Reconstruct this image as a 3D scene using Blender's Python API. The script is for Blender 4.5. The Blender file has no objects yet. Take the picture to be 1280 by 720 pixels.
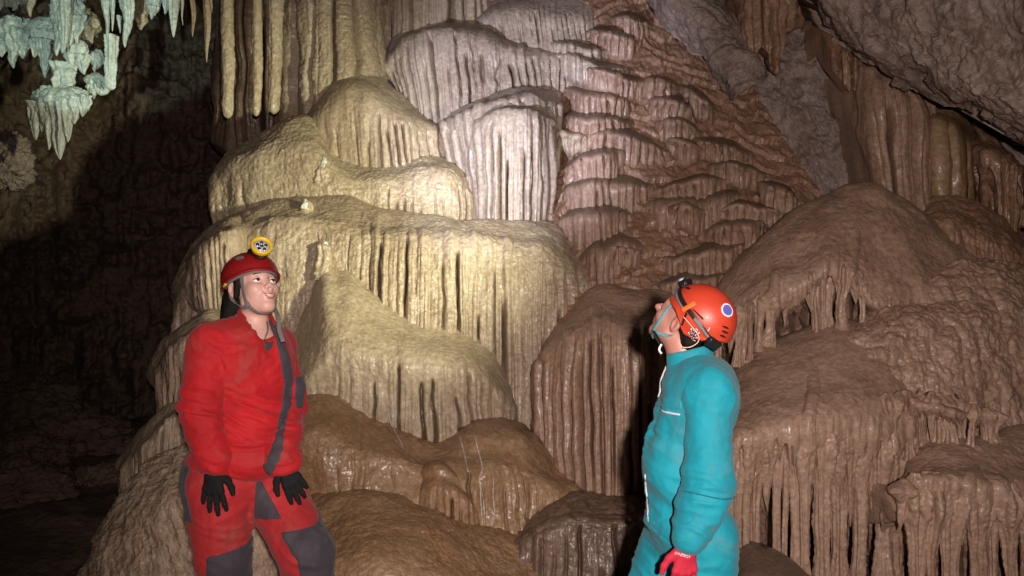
import bpy, bmesh, math, random
import numpy as np
from mathutils import Vector, Matrix
from mathutils.geometry import tessellate_polygon
sc = bpy.context.scene
COL = sc.collection
R = math.radians
FPX, CZ = 950.0, 1.5            # focal length in photo pixels, camera height

def W(px, py, Y):
    return np.array([(px - 640) / FPX * Y, Y, CZ - (py - 360) / FPX * Y])

# ---------------------------------------------------------------- noise
_r = np.random.RandomState(7)
PERM = np.concatenate([_r.permutation(256)] * 2).astype(np.int32)
VAL = _r.uniform(-1, 1, 256).astype(np.float32)

def vn(P):
    """3D value noise, P (...,3) -> (-1..1)"""
    P = np.asarray(P, dtype=np.float32)
    fl = np.floor(P); f = P - fl
    i = fl.astype(np.int32) & 255
    f = f * f * f * (f * (f * 6 - 15) + 10)
    x0, y0, z0 = i[..., 0], i[..., 1], i[..., 2]
    x1, y1, z1 = (x0 + 1) & 255, (y0 + 1) & 255, (z0 + 1) & 255
    def h(x, y, z): return VAL[PERM[PERM[PERM[x] + y] + z]]
    fx, fy, fz = f[..., 0], f[..., 1], f[..., 2]
    def lx(y, z):
        a = h(x0, y, z); return a + (h(x1, y, z) - a) * fx
    def ly(z):
        a = lx(y0, z); return a + (lx(y1, z) - a) * fy
    a = ly(z0)
    return a + (ly(z1) - a) * fz

def fbm(P, o=4, g=.5, off=0.0):
    P = np.asarray(P, dtype=np.float32) + np.float32(off)
    s = 0; a = 1.0; t = 0
    for k in range(o):
        s = s + a * vn(P * (2.03 ** k) + 17.3 * k); t += a; a *= g
    return s / t

def ridged(P, o=4, g=.5, off=0.0):
    P = np.asarray(P, dtype=np.float32) + np.float32(off)
    s = 0; a = 1.0; t = 0
    for k in range(o):
        s = s + a * (1 - 2 * np.abs(vn(P * (2.03 ** k) + 31.7 * k))); t += a; a *= g
    return s / t

def hsh(i, k=0):
    i = np.asarray(i).astype(np.int64)
    return (VAL[PERM[(PERM[(i + 37 * k) & 255] + k * 11 + ((i >> 8) & 255)) & 255]] + 1) * .5

def sst(a, b, x):
    t = np.clip((x - a) / (b - a), 0, 1); return t * t * (3 - 2 * t)

# ---------------------------------------------------------------- meshes and objects
def make_mesh(name, V, F, mat=None, smooth=True, normals=None, fmat=None, mats=None, mud_shade=None):
    V = np.asarray(V, dtype=np.float32); me = bpy.data.meshes.new(name)
    if isinstance(F, np.ndarray):
        n, k = F.shape
        me.vertices.add(len(V)); me.vertices.foreach_set('co', V.ravel())
        me.loops.add(n * k); me.loops.foreach_set('vertex_index', F.astype(np.int32).ravel())
        me.polygons.add(n); me.polygons.foreach_set('loop_start', np.arange(0, n * k, k, dtype=np.int32))
        try: me.polygons.foreach_set('loop_total', np.full(n, k, dtype=np.int32))
        except Exception: pass
        me.update(calc_edges=True)
    else:
        me.from_pydata(V.tolist(), [], [list(map(int, f)) for f in F]); me.update()
    n = len(me.polygons)
    me.polygons.foreach_set('use_smooth', np.full(n, smooth, dtype=bool))
    for m in (mats or ([mat] if mat else [])): me.materials.append(m)
    if fmat is not None: me.polygons.foreach_set('material_index', np.asarray(fmat, dtype=np.int32))
    if normals is not None: me.normals_split_custom_set_from_vertices(np.asarray(normals, dtype=np.float32).tolist())
    if mud_shade is not None:
        a_ = me.attributes.new('mud_shade', 'FLOAT', 'POINT'); a_.data.foreach_set('value', np.asarray(mud_shade, dtype=np.float32))
    me.update()
    return me

def obj(name, me, parent=None, origin=None, label=None, cat=None, group=None, kind=None):
    o = bpy.data.objects.new(name, me); COL.objects.link(o)
    if parent is not None: o.parent = parent
    if origin is not None: o.location = origin
    if label: o['label'] = label
    if cat: o['category'] = cat
    if group: o['group'] = group
    if kind: o['kind'] = kind
    return o

def empty(name, origin, label, cat, group=None):
    return obj(name, None, None, origin, label, cat, group)

def vnormals(V, F):
    V = np.asarray(V, dtype=np.float64)
    n = np.cross(V[F[:, 2]] - V[F[:, 0]], V[F[:, -1]] - V[F[:, 1]])
    N = np.zeros_like(V)
    for c in range(F.shape[1]):
        for a in range(3): N[:, a] += np.bincount(F[:, c], n[:, a], len(V))
    return N / (np.linalg.norm(N, axis=1, keepdims=True) + 1e-12)

def grid_faces(nv, nu):
    i = np.arange(nv * nu).reshape(nv, nu)
    return np.stack([i[:-1, :-1], i[1:, :-1], i[1:, 1:], i[:-1, 1:]], -1).reshape(-1, 4)

def cr(ctrl, n):
    """Catmull-Rom along axis 0; n = number of samples or explicit params"""
    ctrl = np.asarray(ctrl, dtype=np.float64); m = len(ctrl)
    t = np.linspace(0, m - 1, n) if np.isscalar(n) else np.asarray(n)
    i = np.clip(np.floor(t).astype(int), 0, m - 2); f = (t - i).reshape((-1,) + (1,) * (ctrl.ndim - 1))
    g = lambda k: ctrl[np.clip(i + k, 0, m - 1)]
    p0, p1, p2, p3 = g(-1), g(0), g(1), g(2)
    return .5 * (2 * p1 + (p2 - p0) * f + (2 * p0 - 5 * p1 + 4 * p2 - p3) * f ** 2 + (3 * p1 - p0 - 3 * p2 + p3) * f ** 3)

# ---------------------------------------------------------------- materials
def nt(name):
    m = bpy.data.materials.new(name); m.use_nodes = True
    t = m.node_tree; t.nodes.clear()
    o = t.nodes.new('ShaderNodeOutputMaterial'); b = t.nodes.new('ShaderNodeBsdfPrincipled')
    t.links.new(b.outputs[0], o.inputs[0])
    return m, t, b

def node(t, ty, **k):
    n = t.nodes.new(ty)
    for a, v in k.items():
        if a in n.bl_rna.properties: setattr(n, a, v)
        else: n.inputs[a.replace('_', ' ')].default_value = v
    return n

def mixrgb(t, fac, a, b, mode='MIX'):
    n = t.nodes.new('ShaderNodeMix'); n.data_type = 'RGBA'; n.blend_type = mode
    for s, v in ((n.inputs[0], fac), (n.inputs[6], a), (n.inputs[7], b)):
        if hasattr(v, 'is_linked') or isinstance(v, bpy.types.NodeSocket): t.links.new(v, s)
        else: s.default_value = v if not isinstance(v, tuple) else (*v, 1)
    return n.outputs[2]

def noise(t, co, scale, detail=4, rough=.55, dist=0.0, vec=None):
    n = node(t, 'ShaderNodeTexNoise', Scale=scale, Detail=detail, Roughness=rough, Distortion=dist)
    if vec is not None:
        mp = node(t, 'ShaderNodeMapping'); mp.inputs['Scale'].default_value = vec
        t.links.new(co, mp.inputs[0]); co = mp.outputs[0]
    t.links.new(co, n.inputs['Vector']); return n.outputs['Fac']

def ramp(t, fac, lo, hi):
    r = node(t, 'ShaderNodeMapRange'); r.interpolation_type = 'SMOOTHSTEP'
    r.inputs[1].default_value = lo; r.inputs[2].default_value = hi
    t.links.new(fac, r.inputs[0]); return r.outputs[0]

def bump(t, h, strength, dist, nrm=None):
    b = node(t, 'ShaderNodeBump', Strength=strength, Distance=dist)
    t.links.new(h, b.inputs['Height'])
    if nrm is not None: t.links.new(nrm, b.inputs['Normal'])
    return b.outputs[0]

def rock_mat(name, c1, c2, c3, pale=None, rough=(.35, .7), big=1.1, streak=.5, grain=55, bumps=(.7, .006), pale_at=(.62, .75), wet=.24):
    """wet calcite: two broad tones, vertical drip streaks in a third, optional pale crust, fine crystalline grain"""
    m, t, b = nt(name)
    co = node(t, 'ShaderNodeNewGeometry').outputs['Position']
    broad = noise(t, co, big, 4, .62, .4)
    c = mixrgb(t, ramp(t, broad, .35, .65), c1, c2)
    s = ramp(t, noise(t, co, 6, 3, .6, 0, (1, 1, .16)), .48, .72)
    mu = node(t, 'ShaderNodeMath', operation='MULTIPLY'); t.links.new(s, mu.inputs[0]); mu.inputs[1].default_value = streak
    c = mixrgb(t, mu.outputs[0], c, c3)
    g = noise(t, co, grain * .55, 4, .68)
    if pale:
        p = ramp(t, noise(t, co, 2.3, 5, .68, .5), *pale_at)
        c = mixrgb(t, p, c, pale)
    gm = ramp(t, g, .3, .72)
    c = mixrgb(t, .36, c, mixrgb(t, gm, tuple(x * .45 for x in c1), tuple(min(1, x * 1.45) for x in c2)))
    at = node(t, 'ShaderNodeAttribute'); at.attribute_name = 'mud_shade'      # clay, plus shade painted into the colour of ledge tops
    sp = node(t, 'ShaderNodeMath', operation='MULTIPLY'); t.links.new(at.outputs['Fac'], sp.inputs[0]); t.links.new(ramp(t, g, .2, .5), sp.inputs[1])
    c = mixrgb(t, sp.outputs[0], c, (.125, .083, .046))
    t.links.new(c, b.inputs['Base Color'])
    rr = node(t, 'ShaderNodeMapRange'); rr.inputs[1].default_value = .3; rr.inputs[2].default_value = .7
    rr.inputs[3].default_value = rough[0]; rr.inputs[4].default_value = rough[1]
    t.links.new(broad, rr.inputs[0]); t.links.new(rr.outputs[0], b.inputs['Roughness'])
    t.links.new(bump(t, g, bumps[0], bumps[1] * 2.2), b.inputs['Normal'])
    b.inputs['Specular IOR Level'].default_value = .5
    b.inputs['Coat Weight'].default_value = wet; b.inputs['Coat Roughness'].default_value = .22
    return m

def plain(name, col, rough=.5, var=.15, scale=30, metal=0, bmp=0, coat=0, emit=None, spec=.5):
    m, t, b = nt(name)
    co = node(t, 'ShaderNodeTexCoord').outputs['Object']
    n = noise(t, co, scale, 4, .6)
    c = mixrgb(t, n, tuple(x * (1 - var) for x in col), tuple(min(1, x * (1 + var)) for x in col))
    t.links.new(c, b.inputs['Base Color'])
    b.inputs['Roughness'].default_value = rough; b.inputs['Metallic'].default_value = metal
    b.inputs['Coat Weight'].default_value = coat; b.inputs['Specular IOR Level'].default_value = spec
    if bmp: t.links.new(bump(t, noise(t, co, scale * 6, 3), .5, bmp), b.inputs['Normal'])
    if emit:
        b.inputs['Emission Color'].default_value = (*emit[0], 1); b.inputs['Emission Strength'].default_value = emit[1]
    return m

def cloth_mat(name, col, dirt, amount=.35, rough=.75):
    m, t, b = nt(name)
    co = node(t, 'ShaderNodeTexCoord').outputs['Object']
    c = mixrgb(t, ramp(t, noise(t, co, 5, 5, .6, .3), .3, .7), tuple(x * .82 for x in col), tuple(min(1, x * 1.1) for x in col))
    d = ramp(t, noise(t, co, 4, 7, .72, .6), .5, .72)
    mu = node(t, 'ShaderNodeMath', operation='MULTIPLY'); t.links.new(d, mu.inputs[0]); mu.inputs[1].default_value = amount
    c = mixrgb(t, mu.outputs[0], c, dirt)
    t.links.new(c, b.inputs['Base Color'])
    b.inputs['Roughness'].default_value = rough; b.inputs['Specular IOR Level'].default_value = .3
    b.inputs['Sheen Weight'].default_value = .08
    n1 = bump(t, noise(t, co, 600, 2), .25, .0006)
    n2 = bump(t, noise(t, co, 14, 4, .6, .35), .5, .012, n1)
    t.links.new(n2, b.inputs['Normal'])
    return m
# ================================================================ CAVE
_calc = dict(rough=(.34, .6), streak=.5, big=.8)
ROCK = {
 'cream': rock_mat('calcite_cream', (.36, .265, .175), (.47, .37, .265), (.25, .16, .095), **_calc),
 'tan': rock_mat('calcite_tan', (.34, .245, .165), (.46, .355, .255), (.23, .14, .085), **_calc),
 'white': rock_mat('calcite_white', (.36, .27, .205), (.47, .375, .30), (.24, .15, .10), **_calc),
 'pink': rock_mat('calcite_pink', (.305, .185, .125), (.41, .27, .195), (.19, .10, .06), **_calc),
 'brown': rock_mat('calcite_brown', (.25, .138, .084), (.345, .205, .132), (.15, .073, .042), rough=(.32, .55)),
 'ochre': rock_mat('calcite_ochre', (.27, .155, .078), (.34, .215, .125), (.28, .125, .04), rough=(.34, .55)),
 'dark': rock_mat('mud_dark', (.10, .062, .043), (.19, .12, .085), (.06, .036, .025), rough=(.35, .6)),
 'olive': rock_mat('mud_olive', (.21, .14, .082), (.29, .20, .125), (.14, .08, .045), rough=(.33, .55)),
 'tip': rock_mat('calcite_tip', (.66, .64, .56), (.80, .79, .72), (.60, .56, .46), streak=.2),
 'grey': rock_mat('bedrock_grey', (.18, .13, .11), (.33, .25, .215), (.17, .10, .062), pale=(.42, .355, .345), rough=(.45, .8), wet=.1, big=1.6, streak=.6, grain=30, bumps=(.9, .01), pale_at=(.6, .72)),
 'crust': rock_mat('crust_pale', (.34, .235, .16), (.44, .325, .235), (.23, .14, .085), pale=(.50, .41, .33), rough=(.5, .8), wet=.08, big=2.5, grain=26, bumps=(.9, .012), pale_at=(.56, .7)),
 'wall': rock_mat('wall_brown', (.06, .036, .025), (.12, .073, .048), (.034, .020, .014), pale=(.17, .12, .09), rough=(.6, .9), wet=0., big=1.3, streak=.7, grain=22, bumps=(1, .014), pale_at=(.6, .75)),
 'ice': rock_mat('calcite_ice', (.46, .46, .42), (.62, .62, .57), (.40, .36, .24), rough=(.4, .7), streak=.35),
}

def poly(pts, C, x0=None, x1=None):
    """resample an outline [(px,py[,Y])...] at C even steps of x, smoothly"""
    p = np.array(pts, dtype=float)
    x = np.linspace(p[0, 0], p[-1, 0], C)
    d = np.concatenate([[0], np.cumsum(np.abs(np.diff(p[:, 0])) + 1e-6)])
    fine = cr(p, 200)
    o = np.argsort(fine[:, 0], kind='stable'); fine = fine[o]
    return np.stack([x] + [np.interp(x, fine[:, 0], fine[:, k]) for k in range(1, p.shape[1])], -1)

def flutes(S, V, spacing, seed, arch, aw=1.):
    z0 = 0 * S
    x = S / spacing
    x = x + .9 * vn(np.stack([S / spacing * .23 + seed, z0, z0 + seed * 3.7], -1)) + .22 * vn(np.stack([x * .5, V * 1.1, z0 + seed * 3.7], -1)) + .09 * vn(np.stack([x * 1.3, V * 6, z0 + seed], -1)) + seed * 50
    i = np.floor(x); t = x - i
    amp = .25 + .75 * hsh(i, 1); st = hsh(i, 2) * .9 - .75
    col = (1 - np.abs(2 * t - 1) ** 2.1) * amp * sst(st, st + .45, V)
    j = np.round(x); d = np.abs(x - j)
    dep = (.2 + .8 * hsh(j, 3) ** 1.2) * (hsh(j, 7) > (.12 if arch else .25))
    g0 = hsh(j, 4) * (.32 if arch else .6) - (.03 if arch else .2)
    g1 = .55 + .8 * hsh(j, 6)
    if arch:
        w = aw * (.13 + .24 * hsh(j, 5) ** 1.3) * np.clip((V - g0) / .2, 0, 1) ** .8 * (1 - .5 * sst(.3, .9, V)) + 1e-3
        w = w * (1 + .25 * vn(np.stack([j * 3.1, V * 7, z0], -1)))
        gr = dep * sst(1.12, .7, d / w) * (V > g0)
    else:
        w = (.05 + .10 * hsh(j, 5) ** 2) * (1 + .4 * vn(np.stack([j * 3.1, V * 5, z0], -1)))
        gr = dep * np.exp(-(d / w) ** 2) * sst(g0, g0 + .15, V) * (1 - .8 * sst(g1, g1 + .25, V))
    return col, gr

NOBJ = [0]
def flow(name, crest, lip, bottom, Yc, Yl, Yb, mat, label=None, cat=None, group=None, C=11, q=1.0, spacing=.075, A=1.0, arch=False,
         bend=.35, lump=.05, pebble=.003, knob=0., back=.5, mid=.5, parent=None, origin=None, split=True, drapmat=None, nofl=False, ends=.45, tiers=0, ter=.05, Au=None, strk=0., deep=.22, aw=1., fringe=0., hangup=False, fs=0., mud_shade=0.):
    """one flowstone body: rounded top from crest to lip, draped curtain from lip to bottom, closed behind"""
    NOBJ[0] += 1; seed = NOBJ[0]
    c, l, b = poly(crest, C), poly(lip, C), poly(bottom, C)
    t = np.linspace(-1, 1, C); be = bend * np.abs(t) ** 3
    def row(p, Y, dy=0):
        Yv = (p[:, 2] if p.shape[1] > 2 else Y + be) + dy
        return np.stack([(p[:, 0] - 640) / FPX * Yv, Yv, CZ - (p[:, 1] - 360) / FPX * Yv], -1)
    rc, rl, rb = row(c, Yc), row(l, Yl), row(b, Yb)
    # shoulder between crest and lip bulges out
    rc[:, 1:2] *= 1.0; sc_ = (rc[:, 1] + deep) / rc[:, 1]; rc = np.stack([rc[:, 0] * sc_, rc[:, 1] * sc_, CZ + (rc[:, 2] - CZ) * sc_], -1)
    m = .45 * rc + .55 * rl; dz = np.abs(rc[:, 2] - rl[:, 2]); m[:, 1] -= mid * .12 * np.abs(rc[:, 1] - rl[:, 1]); m[:, 2] += .05 * dz
    r0 = rc + np.array([0, back, -.12]); hang = rb + np.array([0, .03, -.10]); und = rb + np.array([0, .22, -.12])
    if hangup: r0 = rc + np.array([0, .3, .35]); und = rb + np.array([0, .2, .0]); hang = rb + np.array([0, .05, -.03])
    rm = .5 * (rl + rb)
    rows = np.stack([r0, rc, m, rl, rm, rb, hang, und])
    if ends:
        L = rows[:, :1] + (rows[:, :1] - rows[:, 1:2]) * .35 + np.array([0, ends, -.04]); Rr = rows[:, -1:] + (rows[:, -1:] - rows[:, -2:-1]) * .35 + np.array([0, ends, -.04])
        rows = np.concatenate([L, rows, Rr], 1)
    Cn = rows.shape[1]
    wpx = (max(l[-1, 0], b[-1, 0], c[-1, 0]) - min(l[0, 0], b[0, 0], c[0, 0]))
    nu = int(np.clip(wpx * 1.15 * q, 60, 900))
    seg = np.linalg.norm(np.diff(rows, axis=0), axis=2).max(1) / Yl * FPX
    seg[0] *= .25; seg[-1] *= .3
    nseg = np.maximum(3, (seg * .95 * q).astype(int)); nseg = np.minimum(nseg, 320)
    vp = np.concatenate([k + np.linspace(0, 1, n, endpoint=False) for k, n in enumerate(nseg)] + [[len(nseg)]])
    tmp = cr(rows.transpose(1, 0, 2), nu)          # nu x rows x 3
    P = cr(tmp.transpose(1, 0, 2), vp)             # nv x nu x 3
    nv = len(vp)
    Vc = np.interp(vp, [0, 1, 2, 3, 4, 5, 6, 7], [-2, -1, -.45, 0, .5, 1, 1.1, 1.3])
    S = np.broadcast_to(P[:, :, 0][np.argmin(abs(vp - 3))][None], (nv, nu)).copy(); V2 = np.broadcast_to(Vc[:, None], (nv, nu))
    F = grid_faces(nv, nu)
    def nrm(): return vnormals(P.reshape(-1, 3), F).reshape(nv, nu, 3)
    N = nrm()
    off = seed * 5.31
    D = lump * fbm(P * 1.5, 3, off=off) + lump * .3 * fbm(P * 4.5, 3, off=off + 3)
    if tiers:
        ph = P[..., 2] * tiers + 1.4 * fbm(P * 2.2, 3, off=off) + .7 * np.abs(np.sin(P[..., 0] * 7 + 3 * vn(P * 1.5)))
        D = D + ter * (1 - (ph - np.floor(ph))) ** .6
    if not nofl:
        c1, g1 = flutes(S, V2 - fs, spacing, seed, arch, aw)
        c2, g2 = flutes(S, V2 - fs, spacing * .45, seed + 40, arch, aw)
        if arch: g2 = g2 * 5 * (1 - sst(.15, .5, V2)); g1 = g1 * sst(-.1, .25, V2)
        under = 1 - sst(1.0, 1.12, V2); c1 = c1 * under; g1 = g1 * under; c2 = c2 * under; g2 = g2 * under
        lipnoise = sst(-.6, .15, V2 - fs) * under
        Am = A * sst(-.75, -.1, vn(np.stack([P[..., 0] * 1.7, P[..., 2] * .9, 0 * V2 + off], -1))) * .45 + A * .6
        if Au is not None: Am = Am * np.interp(P[..., 0] / P[..., 1] * FPX + 640, *np.array(Au, dtype=float).T)
        D = D + Am * spacing * (.32 * c1 - (3.8 if arch else 2.6) * g1 + lipnoise * (.10 * c2 - .12 * g2))
        D = D + A * .012 * lipnoise * fbm(P * np.array([14, 14, 2.5]), 3, off=off)
        if fringe:
            P = P.copy(); P[..., 2] -= fringe * np.clip(V2, 0, 1.1) ** 1.5 * (c1 + .4 * c2 - 1.2 * g1 - .3)
    if knob:
        D = D - knob * .75 * ridged(P * np.array([8, 8, 6]) + .25 * fbm(P * 4, 2)[..., None], 3, .5, off=off)
    if strk:
        D = D + strk * ridged(np.stack([P[..., 0] * 7 + P[..., 2] * 3.5, P[..., 1] * 5, P[..., 2] * 2.2 - P[..., 0] * 1.5], -1), 5, .6, off=off)
    D = D - pebble * ridged(P * 24, 3, .6, off=off) + pebble * .5 * fbm(P * 60, 2, off=off)
    D = np.maximum(D, -.55 * max(.05, float((rl[:, 2] - rb[:, 2]).mean())))
    P = P + N * D[..., None]
    N = nrm()
    o0 = np.array(origin) if origin is not None else P.reshape(-1, 3)[:, :].mean(0) * [1, 1, 0] + [0, 0, P[..., 2].min()]
    rootlabel = dict(label=label, cat=cat, group=group)
    m = ROCK[mat]; dm = ROCK[drapmat or mat]
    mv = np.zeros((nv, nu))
    if np.ndim(mud_shade): mv = np.interp(P[..., 0] / P[..., 1] * FPX + 640, *np.array(mud_shade, dtype=float).T)
    else: mv = mv + mud_shade
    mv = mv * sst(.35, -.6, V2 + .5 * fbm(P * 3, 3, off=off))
    k = int(np.argmin(abs(Vc + .08)))
    # closing back: push the border behind and fan it shut
    def backing(Vv, loop):
        base = len(Vv); cen = Vv.mean(0) + np.array([0, back + .25, .9 if hangup else 0])
        ring = Vv[loop] * .85 + cen * .15; ring[:, 1] = np.maximum(ring[:, 1], Vv[loop][:, 1]) + back * .5
        n = len(loop); a = np.arange(n); a2 = (a + 1) % n
        q4 = np.stack([loop[a2], loop[a], base + a, base + a2], -1)
        tri = np.stack([base + a2, base + a, np.full(n, base + n), np.full(n, base + n)], -1)
        return np.concatenate([Vv, ring, cen[None]]), q4, base + n, np.stack([base + a2, base + a], -1), base + n
    idx = np.arange(nv * nu).reshape(nv, nu)
    if parent is None and split and not nofl:
        root = empty(name, o0, **rootlabel)
        for nm, r0_, r1_, mm in (('dome', 0, k + 1, m), ('drapery', k, nv, dm)):
            n_ = r1_ - r0_
            Vv = (P[r0_:r1_] - o0).reshape(-1, 3); Nn = N[r0_:r1_].reshape(-1, 3)
            obj(nm, make_mesh(nm, Vv, grid_faces(n_, nu)[:, ::1], mm, normals=Nn), root)
        return root
    Vv = (P - o0).reshape(-1, 3)
    loop = np.concatenate([idx[0, :-1], idx[:-1, -1], idx[-1, :0:-1], idx[:0:-1, 0]])
    V3, q4, cidx, _, _ = backing(Vv, loop)
    Fq = np.concatenate([F, q4])
    me = make_mesh(name, V3, Fq, m, mud_shade=np.concatenate([mv.ravel(), np.zeros(len(V3) - nv * nu)]))
    if parent is not None: return obj(name, me, parent)
    return obj(name, me, None, o0, label, cat, group)

def spike(name, px, py0, py1, Y, r, mat, label=None, cat=None, group=None, up=False, blunt=.12, flut=.25, lean=(0, 0), parent=None, origin=None, pw=.8, rnd=.06, prof=None):
    """stalactite (tip at py1) or stalagmite (up: tip at py0): tapered, knotted, slightly wandering"""
    NOBJ[0] += 1; s = NOBJ[0] * 3.17
    a = W(px, py0, Y); b = W(px + lean[0], py1, Y + lean[1])
    if up: a, b = b, a
    nr = int(np.clip(abs(py1 - py0) * 1.1, 14, 130)); nc = int(np.clip(r / Y * FPX * 6, 12, 64))
    v = np.linspace(0, 1, nr)[:, None]; th = np.linspace(0, 2 * np.pi, nc, endpoint=False)[None]
    rad = r * ((1 - v) ** (1.7 if up and r > .1 else pw) * (1 - blunt) + blunt) * np.sqrt(np.clip(1 - ((v - 1 + rnd) / rnd).clip(0, 1) ** 2, 0.0004, 1))
    if prof is not None: rad = r * cr(np.array(prof, float), nr)[:, None]
    rad = rad * (1 + .10 * vn(np.concatenate([v * 6 + s, v * 0, v * 0], 1))[:, None])
    c = a + (b - a) * v[..., None].reshape(nr, 1, 1) if False else a[None] + (b - a)[None] * v
    c = c + np.stack([.25 * r * vn(np.concatenate([v * 2.5 + s, v * 0 + 4, v * 0], 1)), .25 * r * vn(np.concatenate([v * 2.5 + s, v * 0 + 9, v * 0], 1)), 0 * v[:, 0]], -1)
    cs, sn = np.cos(th), np.sin(th)
    k = 1 + flut * vn(np.stack([cs * 2.2 + s + 0 * v, sn * 2.2 + 0 * v, v * 1.2 + 0 * th], -1)) + .10 * fbm(np.stack([cs * 3 + 0 * v + s, sn * 3 + 0 * v, v * np.linalg.norm(b - a) / max(r, .01) * .8 + 0 * th], -1), 3)
    P = np.stack([c[:, :1] + rad * k * cs, c[:, 1:2] + rad * k * sn, c[:, 2:] + 0 * th], -1)
    rr_ = P - c[:, None]; P = c[:, None] + rr_ * (1 - .09 * ridged(P * 26, 3, .6, off=s) + .05 * vn(P * 70))[..., None]
    P = P.reshape(-1, 3)
    o0 = np.array(origin) if origin is not None else a
    i = np.arange(nr * nc).reshape(nr, nc); j = np.roll(i, -1, 1)
    F = np.stack([i[:-1], j[:-1], j[1:], i[1:]], -1).reshape(-1, 4)
    if not up: F = F[:, ::-1]
    V = np.concatenate([P, c[:1], c[-1:]]); n0 = len(P)
    caps = np.concatenate([np.stack([j[0], i[0], 0 * i[0] + n0, 0 * i[0] + n0], -1), np.stack([i[-1], j[-1], 0 * i[0] + n0 + 1, 0 * i[0] + n0 + 1], -1)])
    if not up: caps = caps[:, [1, 0, 2, 3]]
    caps = caps[:, :3]
    # triangles for all, one array
    T = np.concatenate([F[:, [0, 1, 2]], F[:, [0, 2, 3]], caps])
    me = make_mesh(name, V - o0, T, ROCK[mat] if isinstance(mat, str) else mat)
    if parent is not None: return obj(name, me, parent)
    return obj(name, me, None, o0, label, cat, group)

def drips(root, lip, bottom, n, Y, r, mat, seed, hang=.3, name='column'):
    """separate columns and pointed drips in front of the recess under a lip"""
    g = random.Random(seed); l = poly(lip, 60); b = poly(bottom, 60); c = np.array(root.location)
    for k in range(n):
        x = l[0, 0] + (l[-1, 0] - l[0, 0]) * (k + g.uniform(.15, .85)) / n
        y0 = np.interp(x, l[:, 0], l[:, 1]); y1 = np.interp(x, b[:, 0], b[:, 1]); rr = r * g.uniform(.55, 1.35); Yk = (np.interp(x, l[:, 0], l[:, 2]) if l.shape[1] > 2 else Y) + .055 + g.uniform(-.01, .06)
        if g.random() < hang:
            y1 = y0 + (y1 - y0) * g.uniform(.25, .8); pf = [.4, 1.5, 1.45, .95, .7, .5, .28, .05]
        else: pf = [.4, 1.5, 1.4, .9, .75, g.uniform(.6, .8), g.uniform(.65, .9), g.uniform(.8, 1.1), g.uniform(.9, 1.3)]
        spike(name, x, y0 - 20, y1, Yk, rr, mat, parent=root, origin=c, flut=.5, prof=pf, lean=(g.uniform(-4, 4), g.uniform(-.03, .03)))

def lump_rock(name, px, py, Y, sx, sy, sz, mat, label, cat, rough=.35, n=110, freq=1.0, drip=0., group=None):
    NOBJ[0] += 1; s = NOBJ[0] * 2.9
    c = W(px, py, Y)
    v = np.linspace(0, np.pi, n)[:, None]; u = np.linspace(0, 2 * np.pi, int(n * 1.6))[None]
    d = np.stack([np.sin(v) * np.cos(u), np.sin(v) * np.sin(u), np.cos(v) + 0 * u], -1)
    k = 1 + rough * fbm(d * 2.0 * freq, 5, .6, off=s) + rough * .5 * ridged(d * 4 * freq, 4, .55, off=s)
    P = d * k[..., None] * np.array([sx, sy, sz])
    if drip:
        P[..., 2] -= drip * sst(-.1, -.8, d[..., 2]) * np.maximum(0, ridged(np.stack([P[..., 0] * 6, P[..., 1] * 6, 0 * P[..., 0]], -1), 3, off=s)) ** 1.5
    nu = u.shape[1]
    me = make_mesh(name, P.reshape(-1, 3), grid_faces(n, nu), ROCK[mat])
    return obj(name, me, None, c, label, cat, group)

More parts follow.
